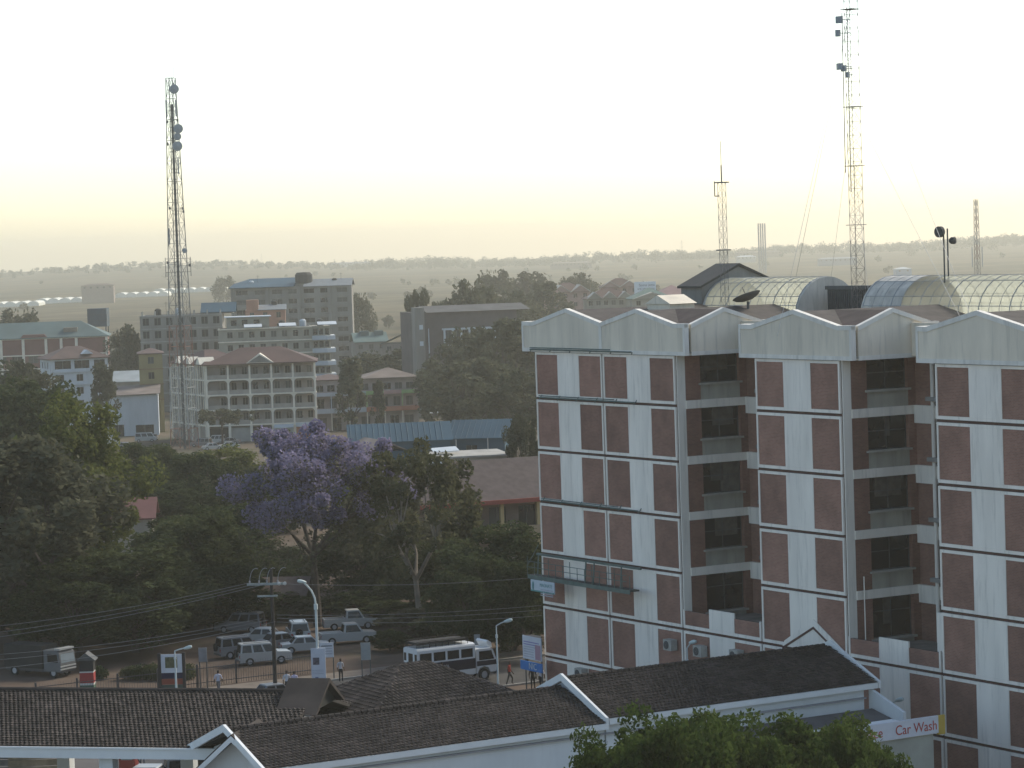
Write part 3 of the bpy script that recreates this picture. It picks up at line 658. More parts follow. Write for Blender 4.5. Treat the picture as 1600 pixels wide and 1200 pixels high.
hip(e, 0, WR, -.2, DP, zt + .1, zt + 3.0, red_roof, .6)
MB().prism([(cp * 2 - .6, zt + .15), (cp * 3 + .6, zt + .15), (cp * 2.5, zt + 2.0)], 'y', -.9, 3).build('entrance_pediment', cr, e)
MB().prism([(cp * 2 - .2, zt + .25), (cp * 3 + .2, zt + .25), (cp * 2.5, zt + 1.65)], 'y', -.94, -.905).build('pediment_panel', grey_wall, e)
for i, mm in enumerate((core_m, mat('shop_grey', (.3, .3, .28)), core_m, white_wall, shutter)):
    box('shopfront', i * cp + .25, (i + 1) * cp - .25, .5, 1.55, 0, 2.7, mm, e)
for i in range(6): box('column', i * cp - .25, i * cp + .25, -.1, .6, 0, z0 - .18, cr, e)
MB().hexa([(cp * 3 + .2, -1.6, 2.5), (cp * 4 - .2, -1.6, 2.5), (cp * 4 - .2, -.13, 3.0), (cp * 3 + .2, -.13, 3.0)], [(cp * 3 + .2, -1.6, 2.6), (cp * 4 - .2, -1.6, 2.6), (cp * 4 - .2, -.13, 3.1), (cp * 3 + .2, -.13, 3.1)]).build('awning', white_wall, e)
box('sign_board', cp * 4 + .2, cp * 5 - .2, -.3, -.15, 2.55, 3.35, white_wall, e)

# --- grey concrete tower block with blue roof
e, g = site('apartment_tower', 368, 590, 850, 0, 'tall grey concrete apartment block with blue sheet roof and dark water tank')
sc = 850 / F; W1 = (552 - 368) * sc; hs = 2.9
ht = zl(460, 448, 850, g); n = int(ht // hs); z0 = ht - n * hs
fo = []
segs = [(0.0, .16), (.16, .31), (.31, .45), (.45, .58), (.58, .72), (.72, .86), (.86, 1.0)]
for k in range(n):
    for a, b in segs:
        x = (a + b) / 2 * W1; w_ = (b - a) * W1 * .62; fo.append((x - w_ / 2, x + w_ / 2, z0 + k * hs + .9, z0 + k * hs + 2.2))
shell(e, W1, 16, 0, ht, grey_wall, fo)
for k in range(n + 1): box('floor_band', -.1, W1 + .1, -.25, -.02, z0 + k * hs - .25, z0 + k * hs + .08, grey_wall, e)
for a in (0, .29, .56, .82, 1): box('pier', a * W1 - .45, a * W1 + .45, -.5, -.02, 0, ht, grey_wall, e)
MB().hexa([(-1, -1, ht), (W1 * .52, -1, ht), (W1 * .56, 15, ht + 1.2), (-1, 15, ht + 1.2)], [(-1, -1, ht + .2), (W1 * .52, -1, ht + .2), (W1 * .56, 15, ht + 2.6), (4, 15, ht + 2.6)]).build('roof', blue_roof, e)
gable(e, W1 * .62, W1, 0, 15, ht, ht + 2, mat('grey_sheet', (.16, .18, .19)), .6)
MB().lathe([(0, 0), (2.6, 0), (2.6, 2.6), (2.0, 3.3), (0, 3.4)], 12, (W1 * .60, 5, ht + .8)).build('water_tank', mat('tank_black', (.035, .038, .035)), e)
box('tank_stand', W1 * .52, W1 * .68, 3, 8, ht, ht + .8, grey_wall, e)

# --- beige apartment houses behind the cream building
e, g = site('terrace_flats', 346, 640, 672, 6, 'beige stone flats with white roof terraces and laundry railings')
sc = 672 / F; W1 = (528 - 346) * sc; ht = zl(440, 512, 672, g); hs = 3.0; n = int(ht // hs); z0 = ht - n * hs
fo = grid_ops(W1 * .05, W1 * .80, z0, n, hs, 8, 1.2, 1.4, .9)
shell(e, W1 * .8, 13, 0, ht, beige_wall, fo)
for k in range(n + 1): box('floor_band', -.2, W1 * .8, -.3, -.02, z0 + k * hs - .15, z0 + k * hs + .1, cr, e)
for k in range(n):                          # projecting balconies on the right end
    zz = z0 + k * hs
    MB().prism([(W1 * .8, -1.2), (W1 * .93, -1.6), (W1, -.6), (W1, 8), (W1 * .8, 8)], 'z', zz - .2, zz + .75).build('balcony', white_wall, e)
box('wall', W1 * .8, W1 * .96, .6, 11, 0, ht, beige_wall, e)
for k in range(n):
    for i in range(3): link('window', sbox('window', .9, .08, 1.4, dark_glass), e, (W1 * .815 + i * 1.35, .53, z0 + k * hs + 1.0))
for x, w_ in ((W1 * .22, 4.2), (W1 * .52, 4.0), (W1 * .85, 4.5)):
    MB().hexa([(x, -1.2, ht + .3), (x + w_, -1.2, ht + .3), (x + w_, 2.5, ht + .9), (x, 2.5, ht + .9)], [(x, -1.2, ht + .42), (x + w_, -1.2, ht + .42), (x + w_, 2.5, ht + 1.02), (x, 2.5, ht + 1.02)]).build('awning', white_wall, e)
box('roof_room', 2, 12, 4, 11, ht, ht + 2.6, beige_wall, e); box('roof_slab', 1.5, 12.5, 3.4, 11.6, ht + 2.6, ht + 2.8, white_wall, e)
for x in (3, 5.6, 8.4): box('window', x, x + 1.3, 3.93, 3.98, ht + .7, ht + 2, dark_glass, e)
e, g = site('orange_house', 386, 560, 740, 4, 'orange rendered rooftop house beside the grey tower block')
sc = 740 / F; ht = zl(410, 484, 740, g)
shell(e, 62 * sc, 10, 0, ht, mat('salmon_render', (.36, .19, .13), .15, .5), grid_ops(0, 62 * sc, ht - 9, 3, 3, 3, 1.1, 1.4, .9))
box('stair_tower', .3, 3.4, .3, 4, ht, ht + 2.6, mat('salmon_render', (.36, .19, .13)), e)
gable(e, 3.6, 62 * sc, 0, 10, ht, ht + 1.2, mat('grey_sheet', (.16, .18, .19)), .4)
# --- grey unfinished block
e, g = site('unfinished_block', 224, 640, 690, 3, 'unfinished grey blockwork building with empty window holes')
sc = 690 / F; W1 = (352 - 224) * sc; ht = zl(290, 492, 690, g); hs = 3.1; n = int(ht // hs); z0 = ht - n * hs
shell(e, W1, 14, 0, ht, grey_wall, grid_ops(0, W1, z0, n, hs, 7, 1.5, 1.7, .8), glass=core_m)
for k in range(n + 1): box('floor_band', -.1, W1 + .1, -.15, -.02, z0 + k * hs - .2, z0 + k * hs + .05, concrete, e)
for x in np.linspace(.4, W1 - .6, 7): box('column_stub', x, x + .35, .3, .65, ht, ht + 1.1, concrete, e)
gable(e, W1 * .75, W1 + 3, 2, 12, ht + .4, ht + 2.6, blue_roof, .3)
box('roof_room', W1 * .78, W1 + 2.5, 3, 11, ht, ht + .5, grey_wall, e)
# --- ochre wall building
e, g = site('ochre_house', 221, 650, 600, 8, 'narrow ochre yellow three storey house beside the cream building')
sc = 600 / F; W1 = 36 * sc; ht = zl(235, 552, 600, g)
shell(e, W1, 9, 0, ht, yellow_wall, grid_ops(0, W1, ht - 9.6, 3, 3.2, 1, 1.2, 1.4, 1))
for k in range(4): box('floor_band', -.15, W1 + .15, -.2, -.02, ht - 3.2 * k - .2, ht - 3.2 * k, mat('brown_band', (.20, .13, .07)), e)
hip(e, 0, W1, 0, 9, ht, ht + 1.0, brown_roof, .4)
# --- red and teal building far left
e, g = site('red_hall', -40, 620, 760, 5, 'long red walled building with pale pilasters and teal roof')
sc = 760 / F; W1 = 208 * sc; ht = zl(60, 528, 760, g); hs = 3.8
fo = [(2 + i * 4.2, 2 + i * 4.2 + 2.6, ht - hs - 2.9, ht - hs - .9) for i in range(8)] + [(2 + i * 4.2, 2 + i * 4.2 + 2.6, ht - 2 * hs - 2.4, ht - 2 * hs - .6) for i in range(8)]
shell(e, W1, 14, 0, ht, red_wall, fo)
for x in (.2, 7.2, 13, 19, 23, 27, 35): box('pilaster', x, x + .7, -.35, -.02, 0, ht + .1, cr, e)
for zz in (ht - .1, ht - hs - .7, ht - 2 * hs - .5): box('floor_band', -.2, W1, -.25, -.02, zz - .3, zz, cr, e)
hip(e, 0, W1, 0, 14, ht, ht + 4.0, teal_roof, .7)
MB().prism([(12.5, ht - .1), (20, ht - .1), (19.0, ht + .9), (13.5, ht + .9)], 'y', -.5, 3).build('raised_parapet', red_wall, e)
box('dormer', 24, 27.6, 1.6, 5, ht + .8, ht + 2.4, mat('dormer_brown', (.2, .17, .13)), e)
# --- dark water tower
e, g = site('water_tower', 142, 600, 820, 0, 'dark square panel water tank on a steel tower behind the teal roof', 'water tower')
sc = 820 / F; ht = zl(155, 482, 820, g); 
for x in (0, 4.8):
    for y in (0, 4.8): box('leg', x, x + .3, y, y + .3, 0, ht - 5.2, darksteel, e)
MB().box(-.2, 5.3, -.2, 5.3, ht - 5.2, ht).build('tank', mat('tank_slate', (.06, .085, .10), .15, .5), e)
for z in (ht - 3.5, ht - 1.8): box('tank_rib', -.28, 5.38, -.28, 5.38, z, z + .1, darksteel, e)
# --- white blue house
e, g = site('white_villa', 82, 660, 640, 22, 'white and pale blue three storey villa with brown hipped roof')
sc = 640 / F; W1 = 92 * sc; ht = zl(130, 560, 640, g); hs = 2.9
fo = [(W1 * .08, W1 * .36, ht - 2.3, ht - .5), (W1 * .42, W1 * .68, ht - 2.3, ht - .5), (W1 * .76, W1 * .95, ht - 2.3, ht - .5)] + [(W1 * a, W1 * a + 1.5, ht - hs * k - 2.2, ht - hs * k - .7) for k in (1, 2, 3) for a in (.12, .45, .76)]
lo = [(2 + i * 2.6, 3.3 + i * 2.6, ht - hs * k - 2.2, ht - hs * k - .8) for k in range(3) for i in range(3)]
shell(e, W1, 10, 0, ht, white_wall, fo, left=lo)
for k in range(3): box('floor_band', -.15, W1 + .15, -.35, -.02, ht - hs * k - .2, ht - hs * k + .05, white_wall, e)
hip(e, 0, W1, 0, 10, ht + .05, ht + 2.6, brown_roof, .7)
MB().prism([(W1 * .55, ht + .9), (W1 * .75, ht + .9), (W1 * .65, ht + 1.8)], 'y', -.2, 3).build('roof_gablet', white_wall, e)
# --- long low sheds beside it
e, g = site('white_shed', 168, 668, 590, 6, 'low white shed with rusty grey sheet roof beside the ochre house')
sc = 590 / F; W1 = 80 * sc; ht = zl(205, 618, 590, g)
shell(e, W1, 9, 0, ht, white_wall, [(W1 * .1, W1 * .32, 0, 2.4), (W1 * .55, W1 * .9, 0, 2.2)])
MB().hexa([(-.5, -.8, ht), (W1 + .5, -.8, ht + .2), (W1 + .5, 9.5, ht + 1.6), (-.5, 9.5, ht + 1.4)], [(-.5, -.8, ht + .1), (W1 + .5, -.8, ht + .3), (W1 + .5, 9.5, ht + 1.7), (-.5, 9.5, ht + 1.5)]).build('roof', rust, e)
e, g = site('grey_sheet_house', 180, 640, 660, 4, 'low house with pale grey corrugated roof behind the white shed')
sc = 660 / F; W1 = 48 * sc; ht = zl(200, 596, 660, g)
shell(e, W1, 10, 0, ht, grey_wall, [(1.5, 3, 1, 2.4), (4.5, 6, 1, 2.4)]); gable(e, 0, W1, 0, 10, ht, ht + 2.3, mat('pale_sheet', (.30, .33, .33), .2, .3), .4)
# --- colourful shops
Yp = 585
e, g = site('painted_shops', 489, 672, Yp, 10, 'two storey shop building with painted green, pink and orange balcony fronts')
sc = Yp / F; W1 = 168 * sc; ht = zl(560, 592, Yp, g); h1 = 4.0
fo = grid_ops(.5, W1 - .5, h1, 1, 3, 8, 1.4, 1.9, .6) + grid_ops(.5, W1 - .5, 0, 1, 3, 7, 1.8, 2.6, 0) + grid_ops(.5, W1 - .5, h1 + 3.9, 1, 3, 9, 1.5, 1.3, .1)
m_ = shell(e, W1, 10, 0, ht, mat('pale_pink_render', (.33, .28, .25), .15, .5), fo)
cols = [white_wall, white_wall, mat('mint_paint', (.35, .45, .42)), mat('green_paint', (.28, .42, .17)), mat('pink_paint', (.45, .28, .25)), mat('green_paint', (.28, .42, .17))]
colb = [white_wall, white_wall, white_wall, shutter, shutter, shutter]
px_ = np.linspace(0, W1, 7)
for i in range(6):
    box('upper_fascia', px_[i] + .02, px_[i + 1] - .02, -1.7, -1.5, h1 + 3.1, h1 + 3.85, cols[i], e)
    box('balcony_front', px_[i] + .02, px_[i + 1] - .02, -1.7, -1.5, h1 - .4, h1 + .55, colb[i], e)
    box('post', px_[i] + .05, px_[i] + .25, -1.65, -1.45, 0, h1 - .4, cr, e); box('post', px_[i] + .05, px_[i] + .25, -1.65, -1.45, h1 + .55, h1 + 3.1, cols[i], e)
box('balcony_slab', 0, W1, -1.48, -.02, h1 - .3, h1, concrete, e); box('upper_slab', 0, W1, -1.48, -.02, h1 + 3.3, h1 + 3.6, concrete, e)
hip(e, W1 * .5, W1, -.5, 10, ht, ht + 1.8, rust, .5); hip(e, 0, W1 * .38, 0, 10, ht, ht + 1.0, brown_roof, .4, name='roof')
# --- teal roof houses
for i, (pl, pr, pt, Y, yaw, lab) in enumerate(((556, 606, 520, 820, 10, 'low house with teal roof and two roof vents'), (598, 662, 522, 790, -6, 'low grey house with teal gabled roof edge'))):
    e, g = site('teal_roof_house', pl, 560, Y, yaw, lab + ' beyond the tower block', 'house', 'teal roofed houses'); sc = Y / F; W1 = (pr - pl) * sc
    ht = zl((pl + pr) / 2, pt + 14, Y, g); shell(e, W1, 10, 0, ht, grey_wall, grid_ops(0, W1, ht - 3, 1, 3, 3, 1.2, 1.2, 1))
    gable(e, 0, W1, 0, 10, ht, ht + 2.6, mat('dull_teal_roof', (.10, .15, .14), .15, .3), .5, along='x' if i == 0 else 'y')
    if i == 0:
        for x in (2.0, W1 - 3): box('roof_vent', x, x + 2.4, 3, 6, ht + 1.6, ht + 3, teal_roof, e)
# --- dark brown hall with white columns among the trees
e, g = site('columned_hall', 652, 590, 630, 14, 'dark brown hall with white columns and long slate roof among trees')
sc = 630 / F; ht = zl(690, 488, 630, g); W1 = 23
fo = [(6.8 + i * 1.9, 6.8 + i * 1.9 + 1.0, ht - 7, ht - 4.2) for i in range(7)]
shell(e, W1, 16, 0, ht, mat('dark_brown_render', (.12, .10, .09), .15, .4), fo)
for i in range(8): box('column', 6.2 + i * 1.9, 6.6 + i * 1.9, -.45, -.05, ht - 7.2, ht - 4, white_wall, e)
box('beam', 5.9, 20.5, -.5, -.02, ht - 4, ht - 3.6, white_wall, e); box('beam', 5.9, 20.5, -.5, -.02, ht - 7.6, ht - 7.2, white_wall, e)
MB().box(-.2, 1.8, -1.2, 3, 0, ht + 1.2).build('stair_tower', grey_wall, e)
for z in (ht - 3.6, ht - 7.2): box('stair_panel', .6, 1.4, -1.26, -1.21, z, z + 1.0, white_wall, e)
box('corner_strip', 2.8, 3.0, -.1, -.01, ht - 10, ht - 3.5, white_wall, e)
MB().prism([(-.7, ht), (8, ht + 1.3), (17, ht)], 'x', 2.5, W1 + 3).build('roof', mat('slate_sheet', (.075, .075, .072), .25, .3), e)
# --- houses with brown gables and green roof on the far right of the trees
def gabled_house(pl, pr, pe, Y, yaw, ng, lab, wm, rm, hg=1.8):
    e, g = site('gabled_house', pl, 500, Y, yaw, lab, 'house', 'gabled houses beyond the trees'); sc = Y / F; W1 = (pr - pl) * sc
    ht = zl((pl + pr) / 2, pe, Y, g); hs = 3
    n = max(1, int(ht // hs)); shell(e, W1, 12, 0, ht, wm, grid_ops(0, W1, ht - n * hs, n, hs, max(3, ng * 2), 1.3, 1.4, .9))
    hip(e, 0, W1, 0, 12, ht, ht + 3.2, rm, .5)
    for i in range(ng):
        c = W1 * (i + .5) / ng; hw = W1 / ng * .46
        MB().prism([(c - hw, ht - .1), (c + hw, ht - .1), (c, ht + hg)], 'y', -.8, 5).build('front_gable', wm, e)
        MB().prism([(c - hw - .3, ht - .25), (c, ht + hg + .05), (c + hw + .3, ht - .25), (c + hw + .3, ht - .02), (c, ht + hg + .3), (c - hw - .3, ht - .02)], 'y', -1.0, 5).build('gable_trim', mat('pale_barge', (.40, .38, .33)), e)
    return e, W1, ht
pinkw = mat('rose_render', (.30, .20, .17), .15, .5)
gabled_house(918, 990, 466, 900, 4, 3, 'two storey house with three small brown gables behind the brick block', beige_wall, red_roof)
gabled_house(862, 925, 456, 1010, 12, 2, 'red brown roofed house with two gables left of the three gabled one', pinkw, red_roof, 2.2)
gabled_house(940, 1000, 448, 1080, 0, 2, 'farther red roofed house with two gables behind the three gabled one', pinkw, red_roof, 2.0)
e, W1, ht = gabled_house(988, 1052, 466, 880, 5, 1, 'green roofed house with one central gable under the billboard', beige_wall, mat('green_tile', (.10, .16, .14)), 1.6)
e, g = site('pink_roof_hall', 1025, 480, 960, 5, 'low hall with faded pink roof beside the green roofed house'); sc = 960 / F
ht = zl(1040, 462, 960, g); shell(e, 60 * sc, 14, 0, ht, pinkw, [(2, 4, 2, 4)]); hip(e, 0, 60 * sc, 0, 14, ht, ht + 3.4, mat('pink_sheet', (.21, .13, .128), .15, .4), .5)
# billboard
e, g = site('billboard', 992, 478, 905, 6, 'white roadside billboard with grey lettering on two posts', 'billboard'); sc = 905 / F
zt_ = zl(1008, 440, 905, g); zb_ = zl(1008, 457, 905, g); Wb = 34 * sc
box('panel', 0, Wb, -.2, .1, zb_ - 1, zt_, mat('billboard_white', (.55, .60, .63), .05, .5), e)
for x in (Wb * .25, Wb * .75): MB().tube((x, 0, 0), (x, 0, zb_ - .5), .18).build('post', darksteel, e)
ink = mat('grey_ink', (.13, .15, .17))
text('lettering', 'Some jams', 1.15, ink, e, (Wb * .58, -.23, zt_ - 1.1), (R(90), 0, 0)); text('lettering', 'are necessary', 1.0, ink, e, (Wb * .54, -.23, zt_ - 2.2), (R(90), 0, 0))

# roof tanks and aerials, parts of the blocks they stand on
for bname, spots_ in (('terrace_flats', ((15, 5), (20, 7), (24, 4))), ('unfinished_block', ((4, 6), (9, 5))), ('orange_house', ((7.5, 5),)), ('apartment_tower', ((30, 6), (5, 8)))):
    eb = bpy.data.objects[bname]; zr_ = {'terrace_flats': zl(440, 512, 672, eb.location.z), 'unfinished_block': zl(290, 492, 690, eb.location.z), 'orange_house': zl(410, 484, 740, eb.location.z) + .6, 'apartment_tower': zl(460, 448, 850, eb.location.z) + .5}[bname]
    for k, (x, y) in enumerate(spots_):
        MB().lathe([(0, 0), (.8, 0), (.8, 1.3), (.45, 1.6), (0, 1.65)], 12, (x, y, zr_)).build('roof_tank', mat('tank_black', (.035, .038, .035)) if k % 2 == 0 else white_wall, eb)
        MB().tube((x + 2, y, zr_), (x + 2, y, zr_ + 3.2), .04).tube((x + 1.5, y, zr_ + 2.9), (x + 2.5, y, zr_ + 2.9), .025).build('aerial', darksteel, eb)
# --- blue sheet sheds
for i, (pl, pr, pt, pb, Y, yaw, lab) in enumerate(((548, 704, 664, 690, 400, 5, 'long low shed under dull blue corrugated sheets, the longer of two end to end'), (702, 790, 658, 684, 408, -10, 'shorter blue corrugated roof shed at the end of the long one'))):
    e, g = site('blue_shed', pl, 690, Y, yaw, lab, 'shed'); sc = Y / F; W1 = (pr - pl) * sc
    za = zl((pl + pr) / 2, pb, Y, g); zb_ = zl((pl + pr) / 2, pt, Y, g)
    shell(e, W1, 7, 0, za - .1, blue_roof, [(W1 * .3, W1 * .5, 0, za - 1)])
    MB().hexa([(-.4, -.4, za - .1), (W1 + .4, -.4, za - .1), (W1 + .4, 4.5, zb_ - .1), (-.4, 4.5, zb_ - .1)], [(-.4, -.4, za), (W1 + .4, -.4, za), (W1 + .4, 4.5, zb_), (-.4, 4.5, zb_)]).build('roof', blue_roof, e)
    n = int(W1 / .8); rb = MB()
    for k in range(n): rb.add([(k * .8, -.42, za + .02), (k * .8 + .12, -.42, za + .02), (k * .8 + .12, 4.5, zb_ + .04), (k * .8, 4.5, zb_ + .04), (k * .8 + .06, -.42, za + .07), (k * .8 + .06, 4.5, zb_ + .09)], [(0, 4, 5, 3), (4, 1, 2, 5)])
    rb.build('roof_ribs', blue_roof, e)
e, g = site('blue_gable_shed', 572, 735, 345, 20, 'small blue shed with brown sheet roof behind the jacaranda', 'shed'); ht = zl(590, 700, 345, g)
shell(e, 5, 8, 0, ht - .5, blue_roof, [(1.5, 3.5, 0, 2.2)]); gable(e, 0, 5, 0, 8, ht - .5, ht + .8, rust, .4, along='y')
e, g = site('flat_grey_roof_house', 672, 740, 330, 10, 'low house with flat grey concrete roof and white rooftop sheet'); sc = 330 / F
ht = zl(720, 716, 330, g); shell(e, 125 * sc, 9, 0, ht, beige_wall, grid_ops(0, 9, ht - 3, 1, 3, 3, 1.2, 1.3, .9))
box('roof', -.3, 125 * sc + .3, -.3, 9.3, ht, ht + .2, concrete, e); MB().hexa([(1, 3, ht + .5), (4, 3, ht + .6), (4, 6, ht + .9), (1, 6, ht + .8)], [(1, 3, ht + .56), (4, 3, ht + .66), (4, 6, ht + .96), (1, 6, ht + .86)]).build('loose_sheet', white_wall, e)
for x in (4.4, 8.2): MB().tube((x, 8, ht), (x, 8, ht + 1.6), .05).build('antenna_pole', steel, e)
# --- school-like verandah building behind the trees
Yv = 262
e, g = site('verandah_building', 655, 905, Yv, 24, 'two storey building with big brown roof, red fascia and yellow verandah posts'); W1 = 19; hs = 3.4
ht = zl(760, 786, Yv, g)
shell(e, W1, 9, 0, ht, mat('dim_pink_render', (.24, .19, .16), .15, .5), [(1.2 + i * 3.0, 2.9 + i * 3.0, ht - 2.6, ht - .7) for i in range(6)] + [(1.2 + i * 3.0, 2.9 + i * 3.0, ht - 6, ht - 4.1) for i in range(6)])
ym = mat('yellow_post', (.42, .33, .17), .1, 1)
for i in range(6): box('post', .1 + i * 3.7, .45 + i * 3.7, -2.0, -1.65, 0, ht, ym, e)
box('balcony_slab', 0, W1, -2.0, -.02, ht - 3.4, ht - 3.15, concrete, e); box('balcony_front', 0, W1, -2.12, -2.01, ht - 3.3, ht - 2.4, mat('tan_panel', (.32, .25, .16)), e)
box('fascia_board', -.8, W1 + .8, -2.75, -2.55, ht - .2, ht + .2, mat('red_fascia', (.25, .07, .05)), e)
MB().prism([(-2.7, ht + .1), (3.6, ht + 3.5), (10, ht + .1), (10, ht - .05), (3.6, ht + 3.3), (-2.7, ht - .05)], 'x', -.8, W1 + .8).build('roof', mat('plum_brown_tile', (.075, .058, .054), .2, 1.5, .9), e)
MB().box(-.8, 5, 3.3, 3.9, ht + 3.4, ht + 3.56).build('ridge_sheet', white_wall, e)
# --- low hut near the utility pole, red roof house in the trees
e, g = site('gate_hut', 352, 985, 246, -6, 'small hut with grey and rusty sheet roof behind the utility pole', 'hut'); ht = zl(410, 935, 246, g)
shell(e, 6.6, 5, 0, ht, rust, [(1, 2.2, .9, 2), (3.5, 4.6, 0, 2)]); gable(e, 0, 6.6, 0, 5, ht, ht + 1.6, mat('dull_brown_sheet', (.13, .10, .085), .25, 1), .6)
box('white_beam', .2, 3.4, -.75, -.6, ht - .1, ht + .18, white_wall, e)
e, g = site('red_roof_bungalow', 112, 850, 300, 4, 'bungalow with faded red sheet roof among the trees'); ht = zl(165, 812, 300, g)
shell(e, 8.5, 7, 0, ht, beige_wall, grid_ops(0, 8.5, 0, 1, 3, 3, 1.2, 1.3, .9)); gable(e, 0, 8.5, 0, 7, ht, ht + 1.9, mat('faded_red_sheet', (.13, .058, .052), .15, .8), .4)

# ================================================================== FAR PLAIN
gh = mat('greenhouse_plastic', (.62, .62, .55), .15, .02)
for i, (pl, pr, py, Y) in enumerate(((-30, 60, 466, 2450), (55, 128, 461, 2550), (180, 262, 456, 2700), (240, 352, 453, 2850))):
    sc = Y / F; p = foot(pl, py, Y); e = empty('greenhouse', p, R(2), ['long white plastic greenhouse at the hedge end of the row', 'white plastic greenhouse left of the far grey house', 'white plastic greenhouse right of the far grey house', 'white plastic greenhouse at the bright end of the row'][i], 'greenhouse', 'greenhouses on the plain')
    L_ = (pr - pl) * sc; n = max(3, int(L_ / 9))
    for k in range(n):
        a = k * L_ / n; w_ = L_ / n
        MB().prism([(a, 0), (a + w_ * .98, 0), (a + w_ * .98, 2.8), (a + w_ * .8, 4.1), (a + w_ * .5, 4.7), (a + w_ * .2, 4.1), (a, 2.8)], 'y', 0, 45).build('span', gh, e)
def plain_house(name, pl, pr, py0, py1, Y, lab, wm, rm, hr=1.5, cat='building'):
    p = gp(pl, py1); Y = p.y; sc = Y / F; e = empty(name, p, R(3), lab, cat); ht = max(2.5, zat((pl + pr) / 2, py0, Y) - p.z); W1 = (pr - pl) * sc
    shell(e, W1, 12, 0, ht, wm, grid_ops(0, W1, max(0, ht - 3.4), 1, 3, max(2, int(W1 / 5)), 1.6, 1.4, 1)); hip(e, 0, W1, 0, 12, ht, ht + hr, rm, .5)
plain_house('far_house', 128, 178, 446, 475, 2000, 'far grey brown house standing in front of the greenhouses', mat('far_brown', (.22, .17, .14)), brown_roof)
plain_house('far_warehouse', 518, 580, 411, 418, 4300, 'long pale flat warehouse on the skyline', mat('far_pale', (.40, .40, .36)), mat('grey_sheet', (.16, .18, .19)))
plain_house('far_factory', 1152, 1182, 401, 411, 3000, 'pale factory hall below the chimney stacks', mat('far_pale', (.40, .40, .36)), white_wall)
plain_house('far_factory_hall', 1150, 1222, 394, 404, 3150, 'dark factory hall with white end wall behind the chimney stacks', mat('far_brown', (.22, .17, .14)), brown_roof)
plain_house('far_shed', 1280, 1340, 404, 416, 2300, 'long low blue grey shed on the plain behind the tall mast', mat('far_blue', (.22, .25, .28)), mat('far_blue', (.22, .25, .28)))
plain_house('far_store', 1400, 1425, 420, 432, 1900, 'small blue walled store behind the glass vault', mat('far_blue2', (.20, .28, .38)), white_wall)
plain_house('far_barn', 860, 925, 411, 421, 2600, 'long brown barn on the plain beyond the gabled houses', mat('far_brown', (.22, .17, .14)), rust)
p = foot(1186, 396, 3050)
for i in range(4):
    c_ = empty('chimney_stack', p + Vector((i * 2.3, 0, 0)), 0, 'slender grey steel chimney stack, one of four in a row', 'chimney', 'four factory chimneys')
    ht = zat(1190, 349, 3050) - p.z
    MB().tube((0, 0, 0), (0, 0, ht), .85, .75, 10).build('flue', mat('stack_grey', (.26, .27, .27)), c_)
    for z in (ht * .3, ht * .6, ht * .92): MB().lathe([(.8, 0), (1.0, 0), (1.0, .4), (.8, .4)], 10, (0, 0, z)).build('collar', steel, c_)
# ================================================================== MASTS AND TOWERS
def lattice(par, h, wb, wt, n, r, m_fn, legs=4, taper_to=1.0, yaw=0.0, name='leg'):
    def ring(z):
        t = min(1, z / (h * taper_to)); w_ = wb + (wt - wb) * t
        return [Vector((w_ / math.sqrt(2 if legs == 4 else 3) * math.cos(yaw + 2 * math.pi * i / legs), w_ / math.sqrt(2 if legs == 4 else 3) * math.sin(yaw + 2 * math.pi * i / legs), z)) for i in range(legs)]
    zs = [0]; 
    for i in range(n): zs.append(h * (1 - (1 - (i + 1) / n) ** 1.0))
    for a, b in zip(zs[:-1], zs[1:]):
        A, B = ring(a), ring(b); m = MB()
        for i in range(legs):
            j = (i + 1) % legs
            m.tube(A[i], B[i], r * 1.6, n=5); m.tube(B[i], B[j], r, n=4)
            m.tube(A[i], B[j], r * .8, n=4); m.tube(A[j], B[i], r * .8, n=4)
        m.build(name, m_fn((a + b) / 2 / h), par)
    return ring
mw = mat('mast_white', (.17, .17, .165)); mr_ = mat('mast_red', (.17, .09, .075)); mg = mat('mast_grey', (.15, .15, .145))
drum = mat('antenna_drum', (.28, .31, .32), .1, 1); pan = mat('panel_antenna', (.34, .36, .36))
def dish(par, p, r, d, dep=None):
    d = Vector(d).normalized(); dep = dep or r * .6
    o = MB().lathe([(0, 0), (r * .4, -dep * .3), (r, -dep * .1), (r, dep * .7), (0, dep)], 18, p, d).build('drum_antenna', drum, par)
    return o
# big telecom tower on the left
mt_ = mat('tower_steel', (.20, .205, .195)); 
Yt = 535; pb_ = foot(289, 700, Yt); ht = zat(267, 122, Yt) - pb_.z
tw = empty('telecom_tower', pb_, 0, 'tall tapering red and white lattice telecom tower with drum antennas', 'tower')
ring = lattice(tw, ht, 3.9, 1.3, 18, .055, lambda t: mt_ if t > .36 else (mat('tower_red', (.24, .12, .09)) if .20 < t <= .36 or t < .04 else mat('tower_white', (.36, .355, .33))), yaw=R(25))
cb = MB(); cb.box(-.2, .24, -.1, .1, 0, ht * .93); cb.build('cable_ladder', mat('cable_grey', (.10, .105, .10)), tw)
ld = MB()
for i in range(int(ht / .5)): ld.box(-.32, -.22, .3, .34, i * .5, i * .5 + .05)
ld.build('ladder', mg, tw)
def tz(py): return zat(267 + (py - 122) * .037, py, Yt) - pb_.z
for py, dx, r in ((140, .75, .78), (202, 1.25, .78), (214, 1.05, .62), (229, .95, .82), (392, 1.6, .42)): dish(tw, (dx * .95, -1.3, tz(py)), r * 1.12, (.25, -1, 0))
for py0, py1, dx in ((156, 182, -.95), (156, 182, .85), (246, 272, .85), (356, 382, -1.35), (130, 142, .55)):
    o = MB().box(dx - .14, dx + .14, -.5, -.35, tz(py1), tz(py0)).build('panel_antenna', pan, tw)
